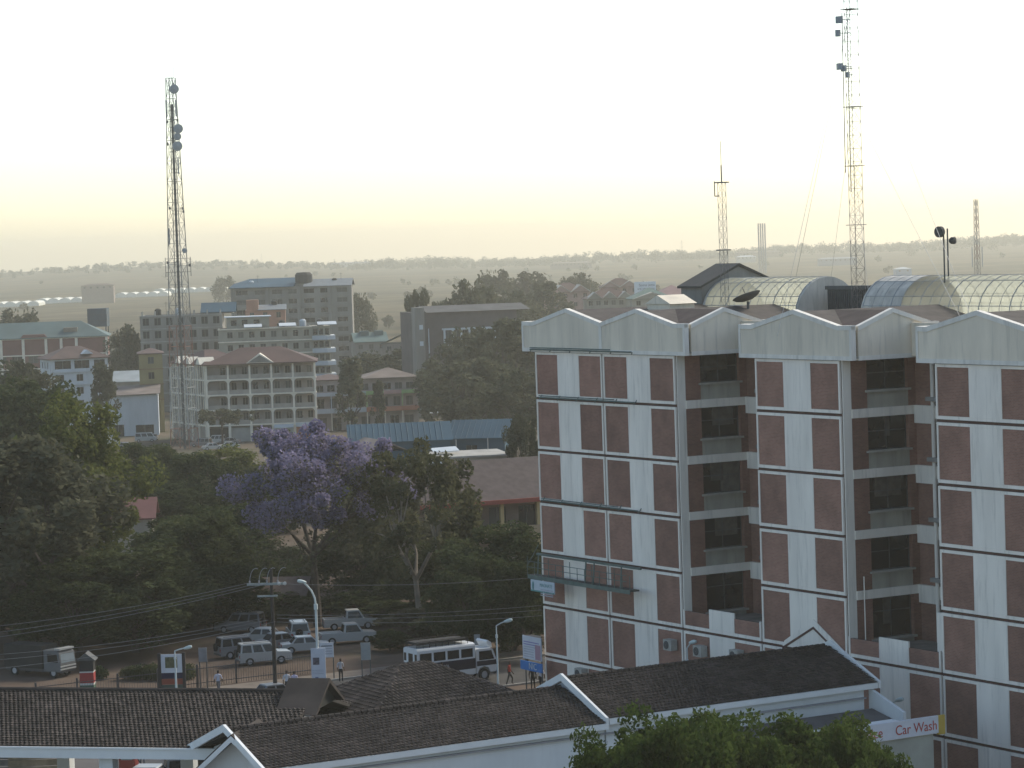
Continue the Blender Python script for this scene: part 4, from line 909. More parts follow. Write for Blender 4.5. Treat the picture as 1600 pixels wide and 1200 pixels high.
for py, dx in ((190, -.9), (225, -1.0), (325, -1.1), (326, 1.3), (331, 1.45), (410, -1.9), (415, 2.2), (188, 1.0)):
    z = tz(py); MB().box(dx - .18, dx + .18, -.2, .1, z - .25, z + .25).tube((0, 0, z), (dx, 0, z), .03).build('bracket_unit', mg, tw)
m_ = MB()
for dx in (-2.3, 2.4): m_.tube((dx, 0, tz(432)), (dx, 0, tz(402)), .06); m_.tube((dx, 0, tz(425)), (0, 0, tz(425)), .04); m_.tube((dx, 0, tz(404)), (0, 0, tz(404)), .04)
m_.build('side_frame', mg, tw)
MB().tube((.6, 0, ht), (.6, 0, ht + 2.2), .03).build('lightning_rod', mg, tw); MB().tube((-.6, 0, ht), (-1.0, 0, ht + 1.2), .025).build('whip_aerial', mg, tw)
# small roof mast beside the stair tower
p = roof_at(1134, 9.0)
ms = empty('roof_mast', p, YAW, 'thin white triangular lattice mast on the roof beside the stair tower', 'mast')
def zh(py, px=1131, Y=None): return zat(px, py, Y or p.y)
h1 = zh(285) - p.z
lattice(ms, h1, .55, .55, 12, .010, lambda t: mw, legs=3, yaw=.4)
for z in (h1, h1 * .52): MB().box(-.36, .36, -.36, .36, z - .04, z + .04).build('platform', mg, ms)
MB().tube((0, 0, h1), (0, 0, zh(258) - p.z), .045).tube((0, 0, zh(258) - p.z), (0, 0, zh(220) - p.z), .02).build('whip_aerial', mg, ms)
MB().path([(-.3, 0, h1 - .9), (-.85, 0, h1 - .9), (-.85, 0, h1 + .1)], .035).build('side_aerial', mg, ms)
# tall guyed mast
p = roof_at(1342, 12.5)
mt = empty('guyed_mast', p, YAW + .3, 'tall pale guyed lattice mast with square panel antennas on the roof', 'mast')
h2 = zat(1325, -40, p.y) - p.z
lattice(mt, h2, .9, .9, 26, .011, lambda t: mg if int(t * 9) % 2 else mat('mast_faded', (.18, .165, .16)), legs=3, yaw=.2)
for k in (.28, .45, .62, .9): MB().box(-.48, .48, -.48, .48, h2 * k - .02, h2 * k + .02).build('guy_bracket', mg, mt)
def off(px, py):
    q = atY(px, py, p.y); d = q - p; a = -(YAW + .3); return (d.x * math.cos(a) - d.y * math.sin(a), d.x * math.sin(a) + d.y * math.cos(a), d.z)
for px, py, sx, sz in ((1314, 31, .46, .46), (1312, 52, .3, .44), (1315, 104, .42, .42), (1321, 107, .34, .40), (1327, 117, .24, .36)):
    x, y, z = off(px, py); a = MB().box(x - sx / 2, x + sx / 2, y - .3, y - .1, z - sz / 2, z + sz / 2); a.tube((x, y - .1, z), (0, 0, z), .025); a.build('panel_antenna', drum, mt)
x, y, z = off(1318, 60); x2, y2, z2 = off(1321, 270)
MB().tube((x, y - .1, off(1316, 20)[2]), (x2, y2, z2), .03).build('side_pole', mw, mt)
x, y, z = off(1323, 12); x2, y2, z2 = off(1330, 300); MB().tube((x, y, z), (x2, y2, z2), .03).build('side_pole', mg, mt)
gw = MB()
for k, ang, rad in ((.45, 2.2, 13), (.45, -.9, 14), (.62, 2.3, 20), (.62, -.6, 18), (.9, 2.4, 24), (.9, -.7, 26), (.9, -1.2, 20)):
    gw.tube((0, 0, h2 * k), (rad * math.cos(ang), rad * math.sin(ang), -.1), .012, n=4)
gw.build('guy_wires', steel, mt)
# twin dish poles
p = uw(33.0, 18.5, 25.5)
for i, (px, top, hd, r, dx) in enumerate(((1477, 362, 362, .35, -.18), (1483, 360, 376, .22, .22))):
    q = atY(px, 470, p.y + i * 1.2); b = Vector((q.x, q.y, 25.45))
    dpo = empty('dish_pole', b, 0, ['dark pole carrying a round drum dish on the roof', 'dark pole with a small side dish beside the drum dish pole'][i], 'antenna', 'dish poles on the roof')
    zt_ = zat(px, top - 3, b.y) - b.z; MB().tube((0, 0, 0), (0, 0, zt_), .05).build('pole', darksteel, dpo)
    zd = zat(px, hd, b.y) - b.z
    MB().lathe([(0, -.05), (r * .6, -.12), (r, 0), (r, .25), (0, .3)], 16, (dx, -.15, zd), (-.75 if i == 0 else .8, -.6, 0)).build('drum_dish', mat('dish_dark', (.05, .055, .055)), dpo)
# satellite dish lying tilted in front of the first vault
p = uw(14.0, 8.2, 25.45); sdh = empty('satellite_dish', p, YAW, 'tilted dark satellite dish on a short post in front of the vault', 'satellite dish')
MB().tube((0, 0, 0), (0, 0, 1.55), .09).build('post', darksteel, sdh)
MB().lathe([(0, 0), (.4, .06), (.8, .2), (.95, .32), (.98, .30), (.8, .15), (.4, .0), (0, -.05)], 20, (0, 0, 1.65), (-.35, -.15, 1)).build('reflector', mat('dish_grey', (.12, .12, .11)), sdh)
MB().tube((0, 0, 1.65), (-.4, -.15, 2.5), .03).build('feed_arm', darksteel, sdh)
# far towers
p = foot(1527, 405, 1500); ft = empty('far_telecom_tower', p, 0, 'distant red and white lattice tower on the skyline right of the dish poles', 'tower')
hh = zat(1525, 312, 1500) - p.z; lattice(ft, hh, 2.6, 1.5, 14, .10, lambda t: mr_ if int(t * 7) % 2 else mw)
dish(ft, (0, -1, hh * .25), 1.5, (.2, -1, 0))
for dx in (-2.6, 2.6): MB().box(dx - .25, dx + .25, -.3, .3, hh * .36, hh * .55).build('panel_antenna', pan, ft)
for i, (px, y0, y1, Y) in enumerate(((1066, 375, 408, 3600), (523, 404, 416, 4500), (545, 407, 416, 4600), (409, 397, 414, 4400))):
    p = foot(px, y1, Y); py_ = empty('far_pylon', p, 0, ['distant power pylon left of the roof mast', 'tiny pylon at the left end of the skyline warehouse', 'tiny pylon above the middle of the skyline warehouse', 'thin lone aerial mast on the left hill skyline'][i], 'pylon', 'far pylons')
    hh = zat(px, y0, Y) - p.z
    m_ = MB(); m_.tube((-1.5, 0, 0), (-.2, 0, hh), .16, .12, 4); m_.tube((1.5, 0, 0), (.2, 0, hh), .16, .12, 4)
    if i < 3:
        for k in (.6, .75, .9): m_.tube((-2.6, 0, hh * k), (2.6, 0, hh * k), .12, n=4)
    m_.build('frame', mg, py_)

# ================================================================== TREES
bark = mat('bark', (.075, .06, .048), .3, 2, .95); bark_pale = mat('pale_bark', (.21, .18, .145), .3, 1.5, .95)
LEAF = {'dark': leafmat('leaf_dark', (.026, .038, .017), (.085, .098, .045), .32),
        'olive': leafmat('leaf_olive', (.060, .064, .032), (.150, .142, .078), .35),
        'bright': leafmat('leaf_bright', (.030, .052, .014), (.085, .115, .030), .40),
        'yellow': leafmat('leaf_yellow_green', (.060, .078, .022), (.165, .17, .055), .45),
        'grey': leafmat('leaf_grey_green', (.048, .053, .032), (.125, .122, .078), .3),
        'hazy': leafmat('leaf_town', (.050, .056, .034), (.125, .125, .078), .3),
        'lilac': leafmat('blossom_lilac', (.165, .145, .215), (.29, .26, .36), .35)}
def leaf_mesh(name, cent, rad, n, size, m, seed, aspect=.55):
    r = np.random.default_rng(seed); k = len(cent); idx = r.integers(0, k, n)
    d = r.normal(size=(n, 3)); d /= np.linalg.norm(d, axis=1)[:, None]
    P = cent[idx] + d * (rad[idx] * r.uniform(.35, 1.05, n) ** .7)[:, None]
    a = r.normal(size=(n, 3)); a[:, 2] *= .7; a /= np.linalg.norm(a, axis=1)[:, None]
    b = np.cross(a, r.normal(size=(n, 3))); b /= np.linalg.norm(b, axis=1)[:, None]
    s = size * r.uniform(.6, 1.35, n)[:, None]
    v = np.stack([P - a * s * .5, P + b * s * aspect * .5, P + a * s * .5, P - b * s * aspect * .5], 1).reshape(-1, 3)
    me = bpy.data.meshes.new(name); me.vertices.add(4 * n); me.vertices.foreach_set('co', v.astype(np.float32).ravel())
    me.loops.add(4 * n); me.loops.foreach_set('vertex_index', np.arange(4 * n, dtype=np.int32))
    me.polygons.add(n); me.polygons.foreach_set('loop_start', np.arange(0, 4 * n, 4, dtype=np.int32)); me.polygons.foreach_set('loop_total', np.full(n, 4, np.int32))
    me.update(calc_edges=True); me.materials.append(m); return me
def crown_points(kind, seed):
    """clump centres and radii for a tree of unit height 1 (crown from zb to 1), radius about rx"""
    r = np.random.default_rng(seed); C_ = []
    spec = {'round': (.30, .36, .46, 95, .085), 'spread': (.50, .50, .26, 60, .075), 'tall': (.16, .17, .44, 60, .06), 'open': (.36, .36, .42, 80, .072), 'jac': (.46, .42, .38, 150, .058), 'umbrella': (.62, .55, .2, 55, .07)}[kind]
    zc = 1 - spec[2]; rx = spec[1]; rz = spec[2]; n = spec[3]
    while len(C_) < n:
        d = r.normal(size=3); d /= np.linalg.norm(d); q = r.uniform(.45, 1.0) ** .6
        lob = 1 + .25 * math.sin(3 * math.atan2(d[1], d[0]) + seed) + .15 * math.sin(5 * d[2] + seed * 2)
        p = np.array([d[0] * rx * q * lob, d[1] * rx * q * lob, zc + d[2] * rz * q])
        if d[2] < -.55 and r.random() < .7: continue
        C_.append(p)
    C_ = np.array(C_); rad = r.uniform(.6, 1.35, n) * spec[4]
    if kind in ('open', 'jac'): keep = r.random(n) > .12; C_, rad = C_[keep], rad[keep]
    return C_, rad, zc - rz * .75
TREE = {}
def tree_proto(key, kind, leaf, seed, nleaf, size, barkm=None, h=12):
    C_, rad, zb = crown_points(kind, seed); C_ = C_ * h; rad = rad * h
    r = random.Random(seed); m = MB(); tz_ = max(.12, zb) * h; top = Vector((r.uniform(-.3, .3), r.uniform(-.3, .3), tz_ * 1.05))
    R0 = .022 * h
    m.tube((0, 0, -.4), (top.x * .5, top.y * .5, tz_ * .55), R0 * 1.15, R0 * .85, 8); m.tube((top.x * .5, top.y * .5, tz_ * .55), top, R0 * .85, R0 * .7, 8)
    order = sorted(range(len(C_)), key=lambda i: r.random())[:26]
    forks = []
    for q in range(5):
        a = q * 1.257 + r.uniform(-.3, .3); f = Vector((math.cos(a) * .12 * h, math.sin(a) * .12 * h, tz_ + (.12 + .08 * r.random()) * h)); forks.append(f); m.tube(top, f, R0 * .55, R0 * .35, 6)
    for i in order:
        p = Vector(C_[i]); f = min(forks, key=lambda q: (q - p).length); mid = f.lerp(p, .5) + Vector((r.uniform(-.3, .3), r.uniform(-.3, .3), .02 * h)); m.tube(f, mid, R0 * .28, R0 * .18, 5); m.tube(mid, p, R0 * .18, R0 * .06, 4)
    tm = m.mesh('trunk', barkm or bark)
    cm = leaf_mesh('crown', C_, rad, nleaf, size, LEAF[leaf], seed)
    bm_ = None
    if kind == 'jac':
        r2 = np.random.default_rng(seed + 5); top_ = C_[:, 2] > np.quantile(C_[:, 2], .25) ; side = C_[:, 0] < np.quantile(C_[:, 0], .93)
        sel = top_ & side & (r2.random(len(C_)) > .18)
        bm_ = leaf_mesh('blossom', C_[sel] + np.array([0, 0, .012 * h]), rad[sel] * 1.12, int(nleaf * 2.2), size * .9, LEAF['lilac'], seed + 9, .8)
    TREE[key] = (tm, cm, bm_, h)
tree_proto('round1', 'round', 'dark', 11, 24000, .36); tree_proto('round2', 'round', 'dark', 12, 24000, .36)
tree_proto('bright1', 'round', 'yellow', 13, 22000, .34); tree_proto('olive1', 'open', 'olive', 14, 11000, .34, bark_pale); tree_proto('olive2', 'open', 'grey', 15, 18000, .36)
tree_proto('spread1', 'spread', 'dark', 16, 9000, .36); tree_proto('spread2', 'umbrella', 'grey', 17, 8000, .36); tree_proto('tall1', 'tall', 'dark', 18, 8000, .34)
tree_proto('jac', 'jac', 'grey', 19, 11000, .28, None, 16); tree_proto('fore1', 'round', 'bright', 20, 42000, .25, None, 10); tree_proto('fore2', 'round', 'bright', 21, 40000, .25, None, 10)
tree_proto('mid1', 'round', 'hazy', 31, 5000, .62); tree_proto('mid2', 'open', 'hazy', 32, 5000, .6); tree_proto('mid3', 'tall', 'hazy', 33, 3500, .6); tree_proto('mid4', 'umbrella', 'hazy', 34, 4000, .62)
def tree(key, px, ptop, Y, wpx=None, label='', group=None, name='tree', rz=None, pbase=None):
    tm, cm, bm_, h = TREE[key]; q = atY(px, ptop, Y); g = gz(q.x, q.y)
    H_ = q.z - g; s = H_ / h; cw = (cm.get('w') or 0)
    if not cw:
        vs = np.empty(len(cm.vertices) * 3, np.float32); cm.vertices.foreach_get('co', vs); xs_ = vs.reshape(-1, 3)[:, 0]; cw = float(np.quantile(xs_, .985) - np.quantile(xs_, .015)); cm['w'] = cw
    sx = s if wpx is None else (wpx * Y / F) / cw
    b = atY(px + (600 - ptop) * 0, ptop, Y)
    # follow the vertical: same X, Y as the crown top
    e = empty(name, (q.x, q.y, g), rz if rz is not None else random.uniform(0, 6.28), label, 'shrub' if name == 'shrub' else 'tree', group)
    e.scale = (sx, sx, s)
    link('trunk', tm, e); link('crown', cm, e)
    if bm_: link('blossom', bm_, e)
    return e
tree('jac', 486, 664, 238, 272, 'lilac flowering jacaranda behind the street lamp and utility pole', name='jacaranda_tree', rz=2.2)
tree('olive1', 648, 688, 231, 185, 'sparse olive tree with pale trunk right of the jacaranda', rz=.5)
NT = 'trees around the parking compound'
for key, px, pt, Y, w_, lab in [
    ('olive2', 20, 690, 224, 300, 'tall grey green tree at the bus stop edge of the compound'), ('bright1', 112, 628, 262, 190, 'yellow green sunlit tree in front of the white villa'),
    ('round1', 30, 600, 330, 200, 'dark round tree behind the yellow green one'), ('round2', 85, 846, 238, 170, 'dark dense tree over the parked truck'),
    ('round1', 300, 806, 244, 190, 'broad dark tree over the compound wall'), ('round1', 232, 694, 352, 140, 'dark tree in front of the parked cars by the white van'),
    ('bright1', 350, 702, 345, 150, 'green tree left of the jacaranda below the telecom tower'), ('round2', 295, 712, 330, 130, 'dark bushy tree below the foot of the telecom tower'),
    ('olive2', 190, 745, 325, 170, 'grey green tree above the red roofed bungalow'), ('round2', 780, 822, 222, 180, 'dark tree over the back of the white bus'),
    ('round1', 702, 850, 236, 160, 'dark tree between the olive tree and the verandah building'), ('olive2', 600, 760, 250, 150, 'grey tree between jacaranda and olive tree'),
    ('round2', 838, 858, 232, 110, 'dark tree touching the corner of the brick block'), ('round1', 545, 830, 252, 150, 'dark low tree under the jacaranda flowers'),
    ('round2', 395, 850, 262, 150, 'dark tree behind the gate hut'), ('round1', 90, 850, 232, 200, 'dark low tree behind the parked truck'), ('olive2', 815, 650, 330, 62, 'grey green tree behind the verandah building roof'),
    ('round1', 395, 760, 300, 120, 'dark tree at the left foot of the jacaranda'), ('round2', 330, 790, 262, 190, 'dark rounded tree between the compound and the jacaranda'), ('round1', 205, 852, 226, 230, 'dark bushy tree above the hedge row'),
    ('round2', 120, 880, 222, 190, 'dark bushy tree beside the parked truck cab'), ('round1', 320, 880, 238, 170, 'dark low bushy tree left of the gate hut'), ('round1', 20, 830, 240, 170, 'dark shrubby tree at the far edge of the compound'), ('olive2', 52, 720, 250, 150, 'grey green tree between the yellow green tree and the red roof'),
    ('round2', 455, 870, 268, 130, 'dark shrubby tree behind the gate hut roof'), ('round1', 640, 860, 246, 150, 'dark shrubby tree behind the iron railing'), ('round2', 745, 870, 215, 130, 'dark shrubby tree right behind the white bus'), ('round1', 818, 880, 214, 110, 'dark shrub against the brick block corner'),
    ('round2', 435, 720, 330, 120, 'dark tree hidden behind the jacaranda crown'), ('bright1', 560, 725, 300, 110, 'green tree behind the jacaranda and olive tree'), ('round1', 262, 760, 318, 170, 'dark tree above the bungalow ridge')]:
    tree(key, px, pt, Y, w_, lab, NT)
MT = 'trees among the town houses'
mids = [('mid1', 690, 560, 560, 90), ('mid1', 735, 508, 585, 110), ('mid2', 792, 498, 560, 120), ('mid1', 822, 520, 600, 90), ('mid2', 742, 560, 505, 140), ('mid1', 735, 600, 510, 100), ('mid1', 802, 575, 480, 110),
        ('mid1', 600, 545, 660, 110), ('mid2', 640, 572, 660, 80), ('mid3', 546, 552, 545, 38), ('mid1', 583, 560, 680, 50), ('mid1', 562, 456, 960, 40), ('mid4', 346, 640, 536, 80), ('mid1', 735, 434, 720, 80),
        ('mid4', 655, 456, 690, 50), ('mid1', 30, 480, 840, 80), ('mid1', 200, 505, 700, 60), ('mid2', 180, 545, 690, 40), ('mid1', 850, 560, 640, 120), ('mid1', 20, 560, 480, 120), ('mid3', 160, 560, 560, 34), ('mid2', 700, 470, 760, 90), ('mid1', 800, 452, 780, 100),
        ('mid2', 850, 440, 900, 80), ('mid1', 770, 420, 1100, 70), ('mid2', 830, 425, 1150, 80), ('mid1', 350, 430, 1900, 36), ('mid1', 1040, 478, 830, 40), ('mid1', 905, 425, 1250, 60), ('mid3', 590, 590, 545, 18), ('mid1', 505, 560, 900, 40)]
spots = ['between the painted shops and the columned hall', 'in front of the columned hall', 'right of the columned hall', 'close to the top corner of the brick block', 'in the grove below the columned hall', 'beside the painted shops', 'in the grove beside the brick block',
         'behind the painted shops', 'behind the green painted balcony', 'tall and narrow in front of the painted shops', 'behind the narrow tree at the shops', 'beside the grey tower block', 'flat topped in the car park before the cream building', 'on the slope above the columned hall', 'flat topped beside the stair tower of the hall', 'behind the red hall', 'between the red hall and unfinished block', 'right of the white villa', 'behind the brick block corner', 'below the red hall', 'narrow beside the white villa', 'left behind the long slate roof', 'behind the long slate roof',
         'left of the red brown gabled house', 'on the plain above the slate roof', 'on the plain left of the barn', 'lone on the plain left of the tower block', 'right of the green roofed house', 'on the plain behind the gabled houses', 'small and narrow before the shop balcony', 'between the tower block and the teal roofs']
for (key, px, pt, Y, w_), sp_ in zip(mids, spots): tree(key, px, pt, Y, w_, 'dark hazy tree ' + sp_, MT)
FT = 'bright trees in front of the station wall'
for (key, px, pt, Y, w_), lab in zip([('fore1', 985, 1140, 118, 250), ('fore2', 1066, 1134, 121, 240), ('fore1', 1185, 1136, 119, 280), ('fore2', 1290, 1138, 120, 250), ('fore1', 1345, 1158, 117, 130), ('fore2', 1125, 1142, 114, 240), ('fore1', 940, 1172, 113, 170), ('fore2', 1240, 1146, 116, 260), ('fore1', 1018, 1150, 115, 240), ('fore2', 1385, 1180, 116, 120), ('fore2', 1030, 1146, 112, 220), ('fore1', 1140, 1150, 111, 240), ('fore2', 1330, 1156, 112, 170)],
    ['bushy green tree against the white station wall', 'green tree with airy top beside the bushy one', 'broad green tree in front of the lean-to roof', 'green tree covering the start of the car wash sign', 'small green tree under the start of the car wash lettering', 'low green tree between two taller ones by the wall', 'low green shrubby tree at the foot of the white wall', 'green tree between the broad tree and the sign covering tree', 'green tree between the bushy tree and the airy one', 'low green tree below the Car Wash lettering', 'low leafy tree standing before the airy topped tree', 'low leafy tree standing before the broad tree', 'low leafy tree standing before the sign covering tree']):
    tree(key, px, pt, Y, w_, lab, FT)
tree_proto('shrub', 'round', 'dark', 41, 5000, .30, None, 4); tree_proto('shrub2', 'open', 'grey', 42, 4500, .30, None, 4)
where = ['behind the parked lorry', 'between the lorry and the striped kiosk', 'behind the striped kiosk', 'behind the hedge row', 'between the hedge row and the framed sign', 'behind the framed sign', 'left of the parked four wheel drives', 'behind the grey four wheel drive', 'under the left limb of the jacaranda', 'at the foot of the jacaranda trunk', 'behind the pickups', 'at the foot of the pale trunked olive tree', 'between the olive trunk and the bus', 'right behind the bus roof rack', 'beside the gate hut', 'behind the walking person in red', 'at the left end of the iron railing', 'behind the utility pole']
for i, (px, pt, Y, w_) in enumerate(((15, 930, 232, 130), (75, 945, 234, 120), (135, 925, 238, 130), (190, 940, 236, 120), (235, 950, 234, 110), (285, 935, 238, 130), (335, 950, 240, 100), (355, 930, 248, 110), (455, 925, 246, 100), (495, 935, 244, 90), (560, 925, 242, 110), (612, 940, 238, 100), (655, 950, 230, 100), (710, 955, 224, 110), (385, 945, 246, 80), (800, 965, 220, 100), (610, 985, 222, 60), (420, 950, 243, 70))):
    tree('shrub' if i % 3 else 'shrub2', px, pt, Y, w_, 'dark leafy shrub ' + where[i], 'shrubs under the trees', name='shrub')
# hedge bushes in the compound
hb = leaf_mesh('bush', np.array([[0, 0, .5], [.5, 0, .45], [-.5, .1, .45], [0, .4, .5]]), np.array([.55, .45, .45, .5]), 1500, .16, LEAF['dark'], 77)
for i, px in enumerate((205, 222, 240, 258, 275, 290, 152)):
    p = gp(px, 1062); b = link('bush', hb, None, p, (0, 0, i), (1, 1, 1 + .1 * (i % 3))); tag(b, 'low clipped dark bush in the hedge row before the sign board', 'bush', 'hedge bushes')
# far woodland and scrub: one mass
r = np.random.default_rng(3); cen = []; rad_ = []
def far_tree(px, Y, h, w_):
    X = (px - 800) / F * Y; g = gz(X, Y)
    for k in range(5):
        cen.append((X + r.normal() * w_ * .3, Y + r.normal() * w_ * .3, g + h * r.uniform(.35, .85))); rad_.append(w_ * r.uniform(.28, .5))
for i in range(2600):
    Y = 1000 * 5.2 ** (r.random() ** .75); px = r.uniform(-60, 1660)
    dens = .5 + .5 * math.sin(px * .02 + Y * .004) * math.sin(px * .007 - Y * .0021 + 2)
    if px < 380 and Y < 3200 and r.random() < .8: continue
    row = abs(math.sin(Y * .0042 + px * .0009)) < .10
    if Y < 4300 and not row: continue
    if r.random() > dens + (.45 if Y > 4200 else 0) + (.25 if px > 600 else 0): continue
    h = r.uniform(3.5, 8) * (1.25 if r.random() < .1 else 1); far_tree(px, Y, h, h * r.uniform(.7, 1.3))
for px in (82, 152, 160, 172, 215, 240, 300, 345, 350, 90): far_tree(px + r.normal() * 3, 4850, r.uniform(7, 12), r.uniform(5, 11))
for px in (583, 612, 640, 920, 1025, 1430, 1440, 1460, 1520, 1555, 880, 780, 1080): far_tree(px, r.uniform(3800, 4600), r.uniform(10, 15), r.uniform(10, 18))
for i in range(620):
    px = r.uniform(560, 1680); far_tree(px, r.uniform(4300, 5200), r.uniform(6, 12) * (1 + .35 * math.sin(px * .021)), r.uniform(8, 16))
for i in range(120):
    px = r.uniform(-60, 600); far_tree(px, r.uniform(4500, 5100), r.uniform(3, 7), r.uniform(5, 12))
for i in range(260):
    px = r.uniform(640, 1010); far_tree(px, r.uniform(1150, 1700), r.uniform(4, 8), r.uniform(4, 8))
fm = leaf_mesh('far_woodland', np.array(cen), np.array(rad_), 170000, 2.0, leafmat('leaf_far', (.035, .042, .022), (.065, .068, .036), .2), 5, .8)
tag(link('far_woodland', fm), kind='stuff')
# ================================================================== STREET: VEHICLES
tyre = mat('tyre', (.02, .02, .02), .1, 3); rimm = mat('rim', (.35, .35, .36), .1, 3, .4); light_m = mat('headlamp', (.5, .5, .48), .1, 3, .2); tail_m = mat('tail_lamp', (.25, .02, .02), .1, 3, .3)
def paint(n, c): return mat('car_paint_' + n, c, .05, 1, .3, spec=.5)
whitep = paint('white', (.36, .365, .35)); silverp = paint('silver', (.17, .175, .18)); darkp = paint('dark', (.05, .055, .06)); bluep = paint('blue', (.10, .14, .22)); redp = paint('red', (.25, .04, .03))  # pale paints darkened in the colour, standing in for shade under the trees
def wheel_mesh():
    t = MB().lathe([(.20, -.10), (.33, -.11), (.345, -.06), (.345, .06), (.33, .11), (.20, .10), (.20, -.10)], 18, (0, 0, 0), (0, 1, 0)).mesh('tyre', tyre)
    r_ = MB().lathe([(0, -.08), (.12, -.085), (.21, -.07), (.21, .07), (.12, .085), (0, .08)], 14, (0, 0, 0), (0, 1, 0)).mesh('rim', rimm); return t, r_
WT, WR_ = wheel_mesh()
def wheels(par, xs_, y, sc_=1.0):
    for x in xs_:
        for s_ in (-1, 1):
            w_ = link('wheel', WT, par, (x, s_ * y, .345 * sc_), None, (sc_, 1, sc_)); link('rim', WR_, w_)
def side_profile(L, zb, hood, pts, wheels_x, r=.40):
    """closed side outline of a lower body with wheel arches"""
    out = [(0, zb)]
    for wx in wheels_x:
        out += [(wx - r, zb)] + [(wx - r * math.cos(a), zb + r * math.sin(a) * .95) for a in (R(30), R(60), R(90), R(120), R(150))] + [(wx + r, zb)]
    return out + [(L, zb)] + pts
PROTO = {}
def make_car(kind, pm):
    spec = {'sedan': (4.3, 1.68, .88, 1.42, [(4.3, .60), (4.2, .80), (3.2, .90), (.9, .92), (.08, .86), (0, .62)], (.85, 1.35, 2.75, 3.35), (.85, 3.4)),
            'suv': (4.5, 1.8, 1.02, 1.80, [(4.5, .65), (4.42, .98), (3.3, 1.06), (.05, 1.08), (0, .7)], (.06, .2, 2.75, 3.3), (.85, 3.55)),
            'van': (4.7, 1.75, 1.1, 1.98, [(4.7, .6), (4.62, .95), (4.2, 1.1), (.05, 1.1), (0, .6)], (.04, .12, 3.75, 4.35), (.85, 3.75)),
            'pickup': (5.0, 1.75, .98, 1.75, [(5.0, .6), (4.95, .95), (3.9, 1.03), (2.0, 1.04), (.02, 1.04), (0, .62)], (2.0, 2.15, 3.3, 3.85), (.95, 4.05))}[kind]
    L, w_, zbelt, zr, pts, (ca, cb_, cc, cd), wx = spec
    e = empty('car', (0, 0, 0))
    MB().prism(side_profile(L, .30, zbelt, pts, wx), 'y', -w_ / 2, w_ / 2).build('body', pm, e)
    hw = w_ / 2 - .05; ht = w_ / 2 - .20
    zb_ = zbelt - .02
    MB().hexa([(ca, -hw, zb_), (cd, -hw, zb_), (cd, hw, zb_), (ca, hw, zb_)], [(cb_, -ht, zr), (cc, -ht, zr), (cc, ht, zr), (cb_, ht, zr)]).build('cabin', pm, e)
    def lerp(t, lowx, hix): return lowx + (hix - lowx) * t
    for s_ in (-1, 1):
        n = 3 if kind in ('van', 'suv') else (1 if kind == 'pickup' else 2)
        for i in range(n):
            a0, a1 = (i + .08) / n, (i + .92) / n; t0, t1 = .12, .86
            P = [(lerp(a, lerp(t, ca, cb_) + .06, lerp(t, cd, cc) - .06), s_ * (lerp(t, hw, ht) + .012), lerp(t, zb_, zr)) for a, t in ((a0, t0), (a1, t0), (a1, t1), (a0, t1))]
            MB().add(P, [(0, 1, 2, 3)]).build('side_window', dark_glass, e)
    for x0_, x1_, nm, sg in ((cd, cc, 'windscreen', 1), (ca, cb_, 'rear_window', -1)):
        P = [(lerp(t, x0_, x1_) + sg * .012, y * (lerp(t, hw, ht) - .1), lerp(t, zb_, zr)) for t, y in ((.1, -1), (.1, 1), (.88, 1), (.88, -1))]
        MB().add(P, [(0, 1, 2, 3)]).build(nm, dark_glass, e)
    for s_ in (-1, 1):
        box('headlight', L - .06, L + .01, s_ * (w_ / 2 - .28) - .16, s_ * (w_ / 2 - .28) + .16, .62, .78, light_m, e); box('tail_light', -.015, .05, s_ * (w_ / 2 - .16) - .1, s_ * (w_ / 2 - .16) + .1, .65, .9, tail_m, e)
    box('bumper', L - .08, L + .06, -w_ / 2 + .05, w_ / 2 - .05, .32, .5, darkp, e); box('bumper', -.06, .08, -w_ / 2 + .05, w_ / 2 - .05, .32, .5, darkp, e)
    if kind == 'pickup': box('load_bed', .15, 1.9, -w_ / 2 + .12, w_ / 2 - .12, 1.041, 1.045, darkp, e)
    if kind == 'suv':
        m_ = MB()
        for y in (-.5, .5): m_.tube((.4, y, zr + .06), (2.6, y, zr + .06), .025)
        m_.build('roof_rack', darksteel, e); wsp = MB().lathe([(.05, 0), (.33, 0), (.34, .08), (.33, .18), (.05, .2)], 16, (-.22, .1, 1.0), (1, 0, 0)); wsp.build('spare_wheel', tyre, e)
    wheels(e, wx, w_ / 2 - .1)
    return e
def car(kind, pm, px, py, yaw, label, group, cat='car'):
    k = (kind, pm.name); p = gp(px, py)
    if k not in PROTO: PROTO[k] = e = make_car(kind, pm)
    else: e = copy_tree(PROTO[k])
    e.location = p; e.rotation_euler = (0, 0, R(yaw)); e.scale = (.9, .9, .92); tag(e, label, cat, group); return e
YD = math.degrees(math.atan2(W.y, W.x))
G1 = 'vehicles parked in the compound'; G2 = 'cars parked by the telecom tower'
car('suv', whitep, 372, 1040, 18, 'white four wheel drive parked beside the utility pole', G1)
car('suv', silverp, 340, 1030, 25, 'grey four wheel drive parked behind the white one', G1)
car('pickup', whitep, 500, 1008, 14, 'white pickup parked behind the small white notice board', G1)
car('suv', whitep, 470, 1006, 100, 'white car seen end on behind the street lamp', G1)
car('pickup', whitep, 505, 985, 10, 'white pickup parked behind the other pickup', G1)
car('sedan', silverp, 402, 1018, 30, 'grey saloon parked behind the utility pole beside the white four wheel drive', G1)
car('sedan', whitep, 438, 1022, 12, 'white saloon parked between the utility pole and the street lamp', G1)
car('suv', silverp, 412, 988, 165, 'grey four wheel drive parked in the back row near the gate hut', G1)
car('sedan', whitep, 448, 1006, 165, 'white saloon parked in the back row beside the grey four wheel drive', G1)
car('sedan', silverp, 388, 1102, YD, 'silver saloon on the road whose roof shows over the canopy tiles', 'cars on the road')
